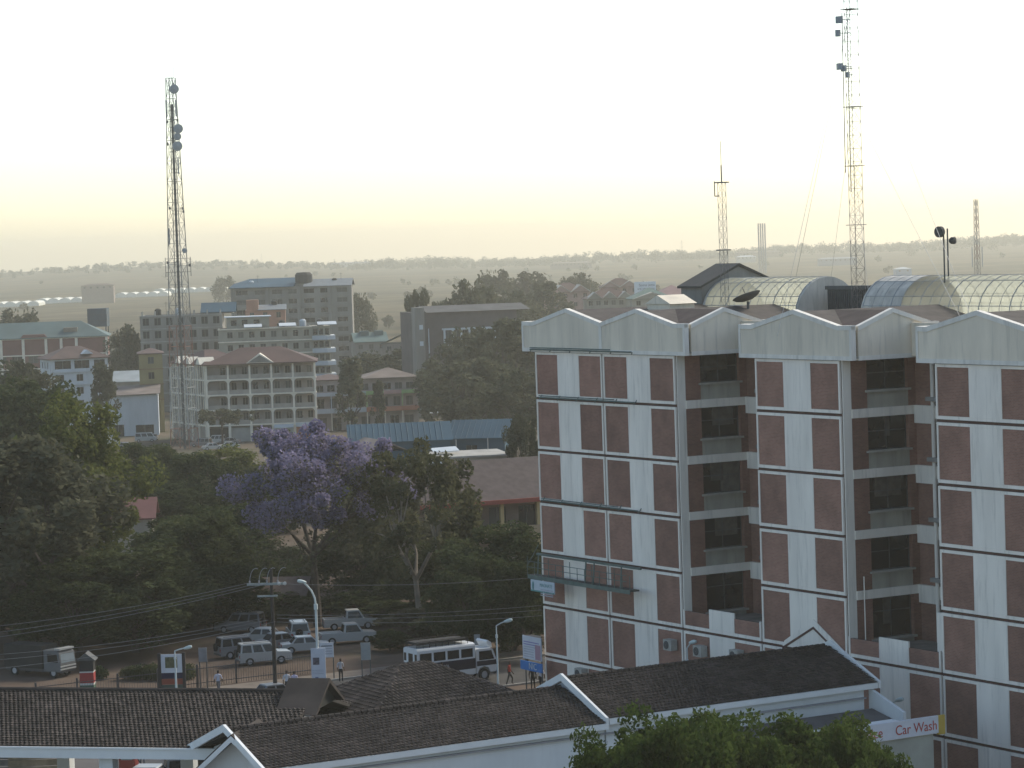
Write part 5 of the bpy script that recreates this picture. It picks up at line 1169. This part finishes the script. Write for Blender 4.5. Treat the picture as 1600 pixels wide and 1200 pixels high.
for i, (k, pm, px, py, yw, lab) in enumerate((('sedan', whitep, 144, 690, 5, 'white saloon at the tree end of the row by the white van'), ('sedan', whitep, 158, 697, -8, 'white saloon second from the trees by the white van'), ('sedan', silverp, 182, 702, -12, 'silver saloon in front of the white van'),
    ('sedan', whitep, 316, 704, 20, 'white saloon at the foot of the telecom tower'), ('suv', silverp, 330, 698, 160, 'silver car behind the white saloon near the flat topped tree'), ('sedan', whitep, 342, 702, 12, 'white saloon right of the flat topped tree trunk'), ('suv', whitep, 352, 693, 170, 'pale four wheel drive before the cream building'), ('sedan', silverp, 375, 694, 175, 'silver saloon before the shopfronts of the cream building'), ('sedan', silverp, 238, 689, 90, 'grey saloon beside the white van'), ('suv', whitep, 750, 660, 10, 'white car beyond the blue shed'), ('sedan', silverp, 782, 656, 15, 'silver car beyond the blue shed'))):
    car(k, pm, px, py, yw, lab, G2)
car('van', whitep, 211, 691, 4, 'white minibus van parked beside the white shed', None, 'van')
# the bus built on a lorry chassis
navy = paint('navy', (.018, .020, .035)); busw = paint('bus_white', (.60, .63, .64))
p = gp(643, 1074)
bus = empty('bus', p, math.atan2(W.y, W.x), 'white and dark blue bus with lorry cab and roof rack on the road', 'bus')
hb_ = 1.02
for nm, z0, z1, mm, gr in (('skirt', .55, .92, busw, 0), ('waist_band', .92, 1.6, navy, .004)): box(nm, 0, 4.75, -hb_ - gr, hb_ + gr, z0, z1, mm, bus)
ops = [(.20 + i * 1.13, .20 + i * 1.13 + .98, 1.70, 2.28) for i in range(4)]
m_ = MB()
for s_ in (-1, 1): wall_face(m_, 0, 4.75, s_ * hb_, -s_, 1.58, 2.45, ops, .06)
m_.prism([(-hb_ + .06, 1.58), (-.35, 1.58), (-.35, 2.25), (.35, 2.25), (.35, 1.58), (hb_ - .06, 1.58), (hb_ - .06, 2.45), (-hb_ + .06, 2.45)], 'x', 0, .06); m_.box(4.69, 4.75, -hb_ + .06, hb_ - .06, 1.58, 2.45)
m_.prism([(-hb_, 2.45), (hb_, 2.45), (hb_ - .05, 2.56), (hb_ - .3, 2.63), (-hb_ + .3, 2.63), (-hb_ + .05, 2.56)], 'x', 0, 4.75)
m_.build('body', busw, bus)
for s_ in (-1, 1):
    for xa, xb, za, zb_ in ops: box('side_window', xa, xb, s_ * (hb_ - .05) - .01, s_ * (hb_ - .05) + .01, za, zb_, dark_glass, bus)
box('rear_window', .02, .04, -.35, .35, 1.58, 2.25, dark_glass, bus)
for y in (-.95, .62): box('rear_side_window', -.012, -.002, y, y + .33, 1.72, 2.25, dark_glass, bus)
rk = MB()
for y in (-.8, 0, .8): rk.tube((.1, y, 2.85), (4.3, y, 2.85), .03)
for i in range(9):
    x = .1 + i * .52; rk.tube((x, -.8, 2.85), (x, .8, 2.85), .025); rk.tube((x, -.8, 2.6), (x, -.8, 3.05), .02); rk.tube((x, .8, 2.6), (x, .8, 3.05), .02)
for y in (-.8, .8): rk.tube((.1, y, 3.05), (4.3, y, 3.05), .025)
rk.build('roof_rack', mat('rack_black', (.025, .025, .025)), bus); box('rack_load', .2, 4.2, -.75, .75, 2.87, 2.98, mat('tarpaulin', (.03, .03, .03)), bus)
cabp = [(4.85, .55), (4.95, .55), (5.12, .86), (5.5, .98), (5.86, .86), (6.02, .55), (6.5, .55), (6.55, .95), (6.5, 1.45), (6.25, 2.05), (6.1, 2.15), (4.85, 2.15)]
MB().prism(cabp, 'y', -.95, .95).build('cab', busw, bus)
MB().prism([(4.9, 1.02), (6.54, 1.02), (6.5, 1.35), (4.9, 1.35)], 'y', -.955, .955).build('cab_band', navy, bus)
for s_ in (-1, 1): MB().prism([(5.1, 1.4), (6.35, 1.4), (6.12, 2.0), (5.1, 2.0)], 'y', s_ * .957 - .004, s_ * .957 + .004).build('cab_window', dark_glass, bus)
MB().add([(6.51, -.85, 1.46), (6.51, .85, 1.46), (6.27, .8, 2.03), (6.27, -.8, 2.03)], [(0, 1, 2, 3)]).build('windscreen', dark_glass, bus)
MB().prism([(6.1, 2.15), (6.32, 2.15), (6.25, 2.5), (5.98, 2.66), (5.85, 2.55)], 'y', -.75, .75).build('wind_deflector', busw, bus)
box('bumper', 6.45, 6.62, -.95, .95, .4, .62, darkp, bus)
for s_ in (-1, 1): box('headlight', 6.53, 6.57, s_ * .65 - .15, s_ * .65 + .15, .7, .9, light_m, bus)
wheels(bus, (1.3, 5.5), .88, 1.22); bus.scale = (1, 1, 1.08)
text('lettering', 'BOYS HIGH SCHOOL', .24, mat('letter_white', (.55, .55, .55)), bus, (1.45, -hb_ - .010, 1.28), (R(90), 0, 0))
# lorry at the tree edge on the left
p = gp(78, 1056); lr = empty('lorry', p, R(-32), 'dark lorry with pale striped cab front parked under the trees', 'lorry')
box('chassis', -4.5, 2.2, -.9, .9, .5, .8, darkp, lr); box('cargo_box', -4.5, .1, -1.1, 1.1, .8, 2.9, mat('cargo_dark', (.03, .03, .028), .2, 1), lr)
MB().prism([(.25, .6), (2.2, .6), (2.25, 1.3), (2.1, 2.3), (1.8, 2.55), (.25, 2.55)], 'y', -1.05, 1.05).build('cab', mat('cab_grey', (.12, .125, .125)), lr)
MB().add([(2.262, -.95, 1.4), (2.262, .95, 1.4), (2.14, .9, 2.2), (2.14, -.9, 2.2)], [(0, 1, 2, 3)]).build('windscreen', mat('pale_glass', (.20, .24, .26), .1, 1, .15), lr)
for z in (.75, 1.02): box('front_stripe', 2.2, 2.3, -1.06, 1.06, z, z + .12, whitep, lr)
for s_ in (-1, 1): MB().prism([(.7, 1.45), (1.95, 1.45), (1.85, 2.2), (.7, 2.2)], 'y', s_ * 1.055 - .004, s_ * 1.055 + .004).build('side_window', dark_glass, lr)
lr.scale = (.82, .82, .82); box('roof_visor', 1.5, 2.15, -1.0, 1.0, 2.56, 2.72, whitep, lr); wheels(lr, (-3.4, 1.3), .9, 1.35)

# ================================================================== PEOPLE
skin = mat('skin', (.075, .042, .028), .1, 5); hair_m = mat('hair', (.012, .010, .010), .1, 9)
def person_mesh(pose):
    J = {'pel': (0, 0, .95, .125), 'wai': (0, .01, 1.10, .12), 'che': (0, .02, 1.32, .15), 'nek': (0, .01, 1.49, .055), 'chi': (0, -.02, 1.58, .075), 'hed': (0, -.01, 1.68, .098), 'top': (0, .0, 1.75, .06)}
    ed = [('pel', 'wai'), ('wai', 'che'), ('che', 'nek'), ('nek', 'chi'), ('chi', 'hed'), ('hed', 'top')]
    for s_, n in ((-1, 'l'), (1, 'r')):
        st_ = {'walk': s_ * .26, 'stand': s_ * .02}[pose]; lift = .10 if (pose == 'walk' and s_ > 0) else 0
        J['hip' + n] = (s_ * .095, 0, .88, .088); J['kne' + n] = (s_ * .10, -st_ * .65 - .03, .49, .062); J['ank' + n] = (s_ * .105, -st_ * 1.0 + (.12 if lift else 0), .10 + lift * .8, .042); J['toe' + n] = (s_ * .115, -st_ * 1.0 - .15 + (.12 if lift else 0), .045 + lift * .5, .038)
        J['sho' + n] = (s_ * .185, .02, 1.42, .062); a = -st_ if pose == 'walk' else 0
        J['elb' + n] = (s_ * .25, .03 - a * .35, 1.14, .045); J['wri' + n] = (s_ * .255, -.06 - a * .7, .92, .033); J['han' + n] = (s_ * .25, -.09 - a * .8, .82, .035)
        ed += [('pel', 'hip' + n), ('hip' + n, 'kne' + n), ('kne' + n, 'ank' + n), ('ank' + n, 'toe' + n), ('che', 'sho' + n), ('sho' + n, 'elb' + n), ('elb' + n, 'wri' + n), ('wri' + n, 'han' + n)]
    names = list(J); me = bpy.data.meshes.new('person'); me.from_pydata([J[n][:3] for n in names], [(names.index(a), names.index(b)) for a, b in ed], [])
    o = bpy.data.objects.new('tmp', me); C.objects.link(o)
    o.modifiers.new('s', 'SKIN'); sv = me.skin_vertices[0].data
    for i, n in enumerate(names): sv[i].radius = (J[n][3], J[n][3] * (.75 if n in ('pel', 'wai', 'che') else 1)); sv[i].use_root = n == 'pel'
    o.modifiers.new('d', 'SUBSURF').levels = 1
    out = bpy.data.meshes.new_from_object(o.evaluated_get(bpy.context.evaluated_depsgraph_get())); bpy.data.objects.remove(o)
    return out
PM = {k: person_mesh(k) for k in ('walk', 'stand')}
def person(px, py, yaw, pose, top, legs, label, cat='person', group=None, loc=None):
    me = PM[pose].copy(); me.materials.clear()
    for m_ in (top, legs, skin, hair_m, darkp): me.materials.append(m_)
    for f in me.polygons:
        c = f.center; z = c.z; arm = abs(c.x) > .2
        if z > 1.5: i = 3 if (z > 1.68 or (c.y > .03 and z > 1.56)) else 2
        elif arm and z < 1.2 and z > .75: i = 2 if z < 1.12 else 0
        elif z > .97: i = 0
        elif z < .09: i = 4
        else: i = 1
        f.material_index = i
    o = link('person', me, None, loc or gp(px, py), (0, 0, R(yaw))); return tag(o, label, cat, group)
cl = lambda n, c: mat('cloth_' + n, c, .1, 4, .95)
person(797, 1071, YD + 60, 'walk', cl('red', (.32, .045, .03)), cl('black', (.02, .02, .022)), 'person in red shirt and dark trousers walking past the lamp post')
person(833, 1079, 20, 'stand', cl('black', (.02, .02, .022)), cl('black', (.02, .02, .022)), 'person in dark clothes standing below the blue sign')
person(845, 1078, -30, 'walk', cl('white', (.55, .56, .6)), cl('black', (.02, .02, .022)), 'person in white shirt at the corner of the brick block')
person(449, 1086, 10, 'stand', cl('white', (.55, .56, .6)), cl('black', (.02, .02, .022)), 'person in white shirt and dark trousers standing left of another')
person(461, 1087, -15, 'stand', cl('lilac', (.45, .43, .58)), cl('black', (.02, .02, .022)), 'person in pale lilac shirt standing next to the white shirted one')
person(342, 1085, 170, 'walk', cl('pale', (.48, .48, .56)), cl('grey', (.12, .12, .13)), 'person in pale shirt walking in the compound')
person(533, 1066, 30, 'stand', cl('stripe', (.42, .42, .44)), cl('black', (.02, .02, .022)), 'person in light top standing by the iron railing')
person(691, 1072, 60, 'stand', cl('red', (.32, .045, .03)), cl('red', (.32, .045, .03)), 'person dressed in red standing behind the bus')

# ================================================================== LAMPS, POLE, WIRES
lampw = mat('lamp_paint', (.50, .55, .54), .08, 2, .6); lamphead = mat('lamp_head', (.48, .56, .54), .05, 3, .4)
def lamp(base, h, arm, r, label, kind='curve'):
    """base = ground point, arm = horizontal vector of the outreach"""
    e = empty('street_lamp', base, 0, label, 'street lamp', 'street lamps'); A = Vector((arm[0], arm[1], 0)); 
    MB().tube((0, 0, 0), (0, 0, h * .45), r * 1.25, r, 8).tube((0, 0, h * .45), (0, 0, h * .8), r, r * .85, 8).build('pole', lampw, e)
    MB().tube((0, 0, h * .765), (0, 0, h * .81), r * 1.4, n=8).build('collar', lampw, e)
    if kind == 'curve': pts = [Vector((0, 0, h * .8)), A * .06 + Vector((0, 0, h * .86)), A * .3 + Vector((0, 0, h * .92)), A * .65 + Vector((0, 0, h * .965)), A * .85 + Vector((0, 0, h * .985))]
    else: pts = [Vector((0, 0, h * .8)), Vector((0, 0, h * .93)), A * .4 + Vector((0, 0, h * .965)), A * .8 + Vector((0, 0, h * .99))]
    MB().path(pts, r * .7, 7).build('arm', lampw, e)
    d = (A.normalized() + Vector((0, 0, .25))).normalized()
    MB().lathe([(0, -.34), (.07, -.3), (.12, -.08), (.135, .14), (.09, .3), (0, .34)], 10, A * 1.05 + Vector((0, 0, h)), d).build('lamp_head', lamphead, e)
    return e
def lamp_px(pxb, pyb, pxt, pyt, pxh, pyh, r, label, kind='curve'):
    b = gp(pxb, pyb); t = atY(pxt, pyt, b.y); hd = atY(pxh, pyh, b.y); h = hd.z - b.z
    return lamp(b, h, (hd.x - b.x, -.25), r, label, kind), b, h
l1, b1, h1_ = lamp_px(499, 1098, 488, 925, 473, 908, .10, 'tall street lamp with advertising banner beside the utility pole')
lamp_px(276, 1090, 276, 1022, 293, 1011, .07, 'short street lamp in front of the framed sign board', 'bent')
lamp_px(779, 1085, 788, 980, 793, 969, .06, 'thin street lamp between the bus and the walking person', 'bent')
lb = uw(21.5, -2.5, 0); 
def lamp_at(px, py, w, label, hpx, hpy):
    s_, z_ = front(px, py, w); b = uw(s_, w, 0); s2, z2 = front(hpx, hpy, w); hd = uw(s2, w, z2); return lamp(b, z2, (hd.x - b.x + .15, hd.y - b.y - .1), .06, label, 'bent')
lamp_at(1074, 1030, -2.5, 'white ball headed lamp before the brick block near the recess', 1078, 1003)
lamp_at(1393, 1125, -1.6, 'white lamp post behind the car wash sign', 1400, 1093)
# banner on the first lamp
bn = empty('lamp_banner', b1, 0, 'white rectangular advertising banner on the tall street lamp', 'banner')
zc = zat(499, 1012, b1.y); zd = zat(499, 1066, b1.y)
box('panel', -.45, .55, -.24, -.14, zd, zc, mat('banner_white', (.48, .50, .55), .05, 2), bn)
box('picture', -.33, .12, -.25, -.241, zc - 1.15, zc - .65, mat('banner_picture', (.10, .09, .11), .5, 6), bn); box('logo', -.2, .02, -.25, -.241, zd + .18, zd + .4, mat('banner_blue', (.10, .14, .26)), bn)
for i in range(3): box('print_line', -.38, .4, -.25, -.241, zd + .62 + i * .12, zd + .65 + i * .12, mat('banner_grey', (.3, .32, .38)), bn)
# utility pole
bp_ = gp(431, 1096); zt_ = zat(428, 888, bp_.y)
up_ = empty('utility_pole', bp_, 0, 'dark wooden utility pole with crossarm and twin lamps beside the street lamp', 'utility pole')
MB().tube((0, 0, 0), (0, 0, zt_), .16, .11, 9).build('pole', mat('pole_wood', (.035, .030, .027), .2, 2), up_)
za = zat(428, 912, bp_.y)
MB().box(-1.7, .9, -.14, -.02, za - .08, za + .08).build('crossarm', mat('crossarm_grey', (.25, .29, .28)), up_)
MB().box(-1.0, .4, -.13, -.03, za - .9, za - .78).build('crossarm', mat('crossarm_grey', (.25, .29, .28)), up_)
for i, x in enumerate((-1.5, -.85, -.3, .45)):
    a0 = Vector((x, -.08, za + .08)); pts = [a0 + Vector((.45 * (1 - math.cos(t)), 0, 1.05 * math.sin(t))) for t in (0, .4, .8, 1.2, 1.57, 1.9)]
    MB().path(pts, .022, 5).build('hoop', steel, up_); MB().lathe([(.02, 0), (.06, .03), (.05, .1), (.07, .14), (.02, .2)], 8, a0).build('insulator', mat('insulator', (.3, .3, .3)), up_)
for x in (.55, .95): MB().lathe([(0, -.12), (.10, -.1), (.13, .05), (.0, .1)], 10, (x, -.15, za + .02), (0, -1, -.2)).build('floodlight', light_m, up_)
# wires, each its own object
def wire(name, a, b, sag, label, r_=.018):
    a = Vector(a); b = Vector(b); n = 14; pts = [a.lerp(b, t / n) - Vector((0, 0, sag * 4 * (t / n) * (1 - t / n))) for t in range(n + 1)]
    o = MB().path(pts, r_, 4).build(name, mat('wire_grey', (.20, .20, .20)), None); return tag(o, label, 'wire', 'overhead wires')
yp = bp_.y
for i, (py, dz) in enumerate(((974, .15), (985, .1), (993, .05))):
    wire('overhead_wire', (bp_.x - 1.4 + i * .6, yp - .1, za + dz), atY(-60, py + 10, yp - 6), .35, ['upper overhead wire', 'middle wire of the upper overhead three', 'lowest wire of the upper overhead three'][i] + ' running from the crossarm over the trees')
for i, py in enumerate((1018, 1027, 1042)):
    wire('overhead_wire', (bp_.x - .8 + i * .5, yp - .1, za - 2.4 - .12 * i), atY(-60, py + 8, yp - 6), .4, ['upper', 'middle', 'lowest'][i] + ' of the three lower wires running over the parked lorry')
for i, (py0, py1) in enumerate(((961, 946), (966, 953), (972, 962))):
    wire('overhead_wire', (bp_.x + .3, yp, zat(430, py0, yp)), atY(846, py1, 206), .25, ['upper', 'middle', 'lowest'][i] + ' of the three wires from the utility pole to the brick block')
wire('overhead_wire', (bp_.x + .3, yp, za), atY(840, 902, 206), .3, 'single high wire from the utility pole to the brick block corner')

# ================================================================== SIGNS, HOIST, RAILINGS
sign_white = mat('sign_white', (.52, .54, .58), .06, 2)
def front_sign(name, pa, pb, w, m_, label, th=.08):
    (s0, z1), (s1, z0) = front(*pa, w), front(*pb, w); e = empty(name, uw(s0, w, 0), YAW, label, 'sign'); L_ = s1 - s0
    box('panel', 0, L_, 0, th, z0, z1, m_, e); return e, L_, z0, z1
e, L_, z0, z1 = front_sign('notice_sign', (816, 992), (846, 1034), -.9, sign_white, 'white notice sign with small print above the blue sign at the block corner')
MB().prism([(.05, z1 - .02), (L_ * .5, z1 + .14), (L_, z1 + .16), (L_, z1 - .02)], 'y', .02, .06).build('arched_top', mat('sign_tan', (.33, .26, .22)), e)
for i in range(7): box('print_line', .15, L_ * (.9 - .3 * (i > 2)), -.012, -.002, z1 - .45 - i * .17, z1 - .38 - i * .17, mat('sign_violet_ink', (.22, .20, .38)) if i < 2 else mat('sign_grey_ink', (.36, .37, .42)), e)
box('picture', L_ * .68, L_ * .97, -.014, -.004, z0 + .05, z0 + 1.1, mat('sign_rose', (.35, .22, .27)), e)
for x in (.15, L_ - .15): MB().tube((x, .12, 0), (x, .12, z1), .05).build('post', darksteel, e)
e, L_, z0, z1 = front_sign('blue_sign', (813, 1031), (847, 1052), -1.0, mat('sign_blue', (.04, .16, .40), .08, 2), 'blue sign with pale letters below the white notice sign')
text('lettering', 'NIC', .62, mat('letter_pale', (.45, .5, .5)), e, (L_ * .58, -.012, (z0 + z1) / 2), (R(90), 0, 0))
e, L_, z0, z1 = front_sign('hoist_sign', (829, 905), (866, 929), -1.75, mat('hoist_sign_white', (.46, .52, .56), .05, 2), 'white contractor sign with green edge hanging under the hoist platform')
box('green_edge', 0, L_, -.012, -.002, z0, z0 + .1, mat('sign_teal', (.10, .28, .26)), e); text('lettering', 'MAGNATE', .34, mat('sign_teal_ink', (.12, .26, .26)), e, (L_ * .66, -.01, z1 - .3), (R(90), 0, 0))
MB().lathe([(0, -.35), (.07, -.2), (.09, 0), (.06, .2), (0, .3)], 8, (.35, -.02, (z0 + z1) / 2), (0, 0, 1)).build('logo', mat('sign_teal_ink', (.12, .26, .26)), e)
for i in range(4): box('print_line', L_ * .42, L_ * .95, -.012, -.002, z1 - .62 - i * .13, z1 - .56 - i * .13, mat('sign_grey_ink', (.36, .37, .42)), e)
# hoist platform on the front of the block
s0, zd_ = front(832, 897, -1.2); s1, _z = front(992, 922, -1.2); green = mat('scaffold_green', (.09, .13, .115), .2, 2, .6)
e = empty('hoist_platform', uw(s0, -1.2, 0), YAW, 'green steel hoist platform hanging across the lower brick panels', 'scaffold'); L_ = s1 - s0; zt2 = zd_ + 1.35
MB().box(0, L_, -.35, .35, zd_ - .1, zd_).build('deck', mat('deck_dark', (.07, .07, .06)), e)
MB().box(0, L_, -.40, -.36, zd_ - .25, zd_ + .02).build('toe_board', green, e)
for z in (zd_ + .55, zd_ + .95): MB().tube((0, -.38, z), (L_ * .97, -.38, z), .025).build('guard_rail', green, e)
for i in range(15): x = i * L_ / 14; MB().tube((x, -.38, zd_ - .1), (x, -.38, zd_ + (.95 if i % 3 else 1.3)), .025).build('rail_post', green, e)
MB().box(.4, L_ + .5, .1, .25, zt2, zt2 + .14).build('top_beam', green, e)
for x in (.6, L_ * .52, L_ * .60, L_ * .86): MB().tube((x, .18, zt2), (x + .25, -.1, zd_), .05).build('hanger', green, e)
MB().tube((.2, -.38, zd_ + .95), (-.9, .1, zd_ + .4), .03).tube((-.9, .1, zd_ + .4), (.6, .18, zt2 + .7), .03).build('outrigger', green, e)
for i, (a_, b_) in enumerate((((828, 547), (986, 549)), ((842, 621), (990, 629)), ((846, 782), (997, 798)))):
    (sa, zc_), (sb, zc2) = front(*a_, -.3), front(*b_, -.3); ee = empty('scaffold_rail', uw(sa, -.3, (zc_ + zc2) / 2), YAW, ['green scaffold rail along the foot of the parapet', 'green scaffold rail one storey below the parapet', 'green scaffold rail three storeys below the parapet'][i], 'scaffold', 'scaffold rails')
    MB().tube((0, 0, 0), (sb - sa, 0, 0), .05).tube((0, 0, .12), ((sb - sa) * .8, 0, .12), .035).build('tube', green, ee)
    for k in range(6): x = k * (sb - sa) / 5; MB().tube((x, 0, -.15), (x, .3, .2), .03).build('bracket', green, ee)
# car wash sign
yel = mat('sign_yellow', (.42, .30, .06)); redink = mat('sign_red', (.36, .06, .05))
d0 = atY(1300, 1160, 141); 
(sA, zA), (sB, zB) = (0, 0), (0, 0)
p0 = atY(1322, 1133, 139); 
def on_u(px, py, s_): d = ray(px, py); t = ((LC - EYE).dot(U) + s_) / d.dot(U); q = EYE + d * t - LC; return q.dot(W), q.z
SS = se + 9.0
w0, z1 = on_u(1322, 1138, SS); w1, z1b = on_u(1466, 1119, SS); _, z0 = on_u(1466, 1146, SS); z1 = (z1 + z1b) / 2; z0 = z1 - (z1b - z0)
e = empty('car_wash_sign', uw(SS, w0, 0), YAW + R(90), 'white fascia sign reading Car Wash in red behind the green trees', 'sign'); L_ = w1 - w0
box('panel', 0, L_, 0, .15, z0, z1, sign_white, e); box('yellow_end', L_, L_ + .45, .005, .145, z0 - .1, z1, yel, e)
text('lettering', 'Car Wash', (z1 - z0) * .80, redink, e, (L_ * .755, -.015, (z0 + z1) / 2 - .04), (R(90), 0, 0), .92); text('lettering', 'Service', (z1 - z0) * .80, redink, e, (L_ * .23, -.015, (z0 + z1) / 2 - .04), (R(90), 0, 0), .92)
box('wash_wall', .2, L_ - .2, .2, 4, 0, z0 - .05, mat('wash_wall', (.30, .31, .27)), e); box('wash_roof', -.2, L_ + .3, .16, 4.3, z0 - .05, z0 + .15, st_eave, e)
# notice boards in the compound
def board(name, px, py, wpx, pyt, pyb, label, m_, posts=True):
    b = gp(px, py); e = empty(name, b, 0, label, 'sign'); sc = b.y / F; z1, z0 = zat(px, pyt, b.y), zat(px, pyb, b.y); ww = wpx * sc
    box('panel', -ww / 2, ww / 2, -.06, 0, z0, z1, m_, e)
    if posts:
        for x in (-ww / 2 + .04, ww / 2 - .04): box('post', x - .04, x + .04, .005, .08, 0, z1, darksteel, e)
    return e, ww, z0, z1
e, ww, z0, z1 = board('framed_sign', 270, 1086, 33, 1022, 1051, 'white framed picture sign with striped base behind the short lamp', sign_white)
box('picture', -ww * .30, ww * .28, -.075, -.062, z0 + .35, z1 - .2, mat('sign_picture_olive', (.10, .10, .055), .5, 5), e)
for i, c in enumerate(((.02, .02, .05), (.22, .06, .04), (.05, .07, .06))): box('base_stripe', -ww / 2, ww / 2, -.05, 0, z0 - .42 * (i + 1), z0 - .42 * i - .02, mat('base_stripe_%d' % i, c), e)
for x in (-1, 1): box('side_pier', x * (ww / 2 + .12) - .11, x * (ww / 2 + .12) + .11, -.1, .15, 0, z1 + .1, mat('pier_dark', (.035, .03, .03)), e)
e, ww, z0, z1 = board('notice_board', 512, 1062, 22, 1004, 1027, 'small white notice board beside the banner', sign_white)
for i in range(4): box('print_line', -ww * .38, ww * .4, -.072, -.062, z1 - .28 - i * .19, z1 - .2 - i * .19, mat('sign_grey_ink', (.36, .37, .42)) if i else ink, e)
e, ww, z0, z1 = board('grey_notice_board', 573, 1064, 15, 1004, 1031, 'grey notice board on two thin posts by the iron railing', mat('board_grey', (.26, .28, .28), .1, 2))
e, ww, z0, z1 = board('blank_notice', 319, 1080, 13, 1012, 1034, 'thin framed grey board on two posts in the compound', mat('board_grey2', (.20, .20, .21), .2, 2))
e, ww, z0, z1 = board('roadside_board', 747, 1048, 9, 991, 1012, 'small grey board standing behind the bus', mat('board_grey', (.26, .28, .28)))
# striped kiosk
b = gp(138, 1082); e = empty('striped_kiosk', b, 0, 'small red, white and green painted guard kiosk', 'kiosk')
for z0, z1, c in ((0, .6, (.05, .10, .07)), (.6, .75, (.45, .45, .42)), (.75, 1.5, (.28, .04, .04)), (1.5, 1.6, (.45, .45, .42)), (1.6, 2.4, (.03, .03, .03))): box('band', -.5, .5, -.5, .5, z0, z1 - .002, mat('kiosk_%.2f' % z0, c), e)
MB().prism([(-.7, 2.4), (.7, 2.4), (0, 2.95)], 'y', -.7, .7).build('roof', darksteel, e)
# iron railing along the pavement
e = empty('iron_railing', uw(-19.6, -30, 0), YAW + R(90), 'black iron railing between the pavement and the trees', 'railing')
for z in (.3, 1.35): MB().box(0, 22, -.02, .02, z, z + .05).build('rail', darkp, e)
pk_ = MB().tube((0, 0, .05), (0, 0, 1.6), .018, .006, 5).mesh('picket', darkp)
for i in range(110): link('picket', pk_, e, (i * .2 + .1, 0, 0))
for i in range(8): box('post', i * 3.1 - .05, i * 3.1 + .05, -.06, .06, 0, 1.7, darkp, e)
# under the canopy: fuel pump, car and person
pc = atz(260, 1196, 0.9)
def under(px, py, z): q = atz(px, py, z); return Vector((q.x, q.y, 0))
q = under(178, 1198, 1.35); e = make_car('sedan', whitep); e.location = q; e.rotation_euler = (0, 0, R(-10)); tag(e, 'white saloon under the forecourt canopy', 'car', 'cars under the canopy')
q = under(255, 1186, 1.6); e = copy_tree(PROTO[('suv', silverp.name)]); e.location = q; e.rotation_euler = (0, 0, R(15)); tag(e, 'silver car under the canopy beside the white column', 'car', 'cars under the canopy')
q = under(200, 1160, 2.4); e = empty('fuel_pump', q, R(-12), 'red fuel pump under the forecourt canopy', 'fuel pump')
box('cabinet', -.5, .5, -.35, .35, 0, 2.3, redp, e); box('display', -.35, .35, -.37, -.351, 1.4, 1.9, mat('pump_display', (.3, .32, .3)), e); MB().path([(.5, -.1, 1.6), (.75, -.1, 1.2), (.65, -.1, .5), (.52, -.1, .9)], .03).build('hose', tyre, e); box('plinth', -.8, .8, -.6, .6, -.002, .12, concrete, e)
person(0, 0, 0, 'stand', cl('pattern', (.30, .30, .32)), cl('grey', (.12, .12, .13)), 'person in patterned shirt under the canopy beside the red pump', loc=under(221, 1152, 1.75))
for i, px in enumerate((20, 52)):
    q = under(px, 1190, 1.2); e = empty('roadside_stall', q, R(-8 + 10 * i), ['grey boarded stall under the left end of the canopy', 'tan boarded stall beside the grey stall under the canopy'][i], 'stall', 'stalls behind the canopy')
    for k in range(5): box('board', -1.5, 1.5, -.06, 0, .1 + k * .42, .48 + k * .42, [mat('board_grey3', (.20, .19, .18), .25, 2), mat('board_tan', (.30, .25, .17), .25, 2)][i], e)
    MB().hexa([(-1.8, -1, 2.2), (1.8, -1, 2.2), (1.8, 1.5, 2.5), (-1.8, 1.5, 2.5)], [(-1.8, -1, 2.28), (1.8, -1, 2.28), (1.8, 1.5, 2.58), (-1.8, 1.5, 2.58)]).build('roof', rust, e)

# yellow market parasols and a white awning beyond the blue sheds
for i, (px, py, r_) in enumerate(((734, 662, 2.6), (748, 660, 2.4))):
    q = gp(px, py); e = empty('market_parasol', q, .3 * i, ['yellow market parasol beyond the blue shed roof, next to the pale awning', 'second yellow market parasol beside the cars beyond the blue shed'][i], 'parasol', 'yellow parasols')
    MB().tube((0, 0, 0), (0, 0, 3.2), .05).build('pole', steel, e)
    MB().lathe([(0, 3.4), (r_ * .5, 3.1), (r_, 2.6), (r_ * .98, 2.35), (r_ * .5, 3.0), (0, 3.3)], 10).build('canopy', mat('parasol_yellow', (.36, .33, .10)), e)
q = gp(686, 664); e = empty('white_awning', q, R(5), 'low white sheet awning standing just beyond the blue shed', 'awning')
for x in (-2, 2):
    for y in (0, 2.5): MB().tube((x, y, 0), (x, y, 2.6), .05).build('post', steel, e)
MB().hexa([(-2.5, -.5, 2.5), (2.5, -.5, 2.5), (2.5, 3, 3.0), (-2.5, 3, 3.0)], [(-2.5, -.5, 2.58), (2.5, -.5, 2.58), (2.5, 3, 3.08), (-2.5, 3, 3.08)]).build('sheet', white_wall, e)
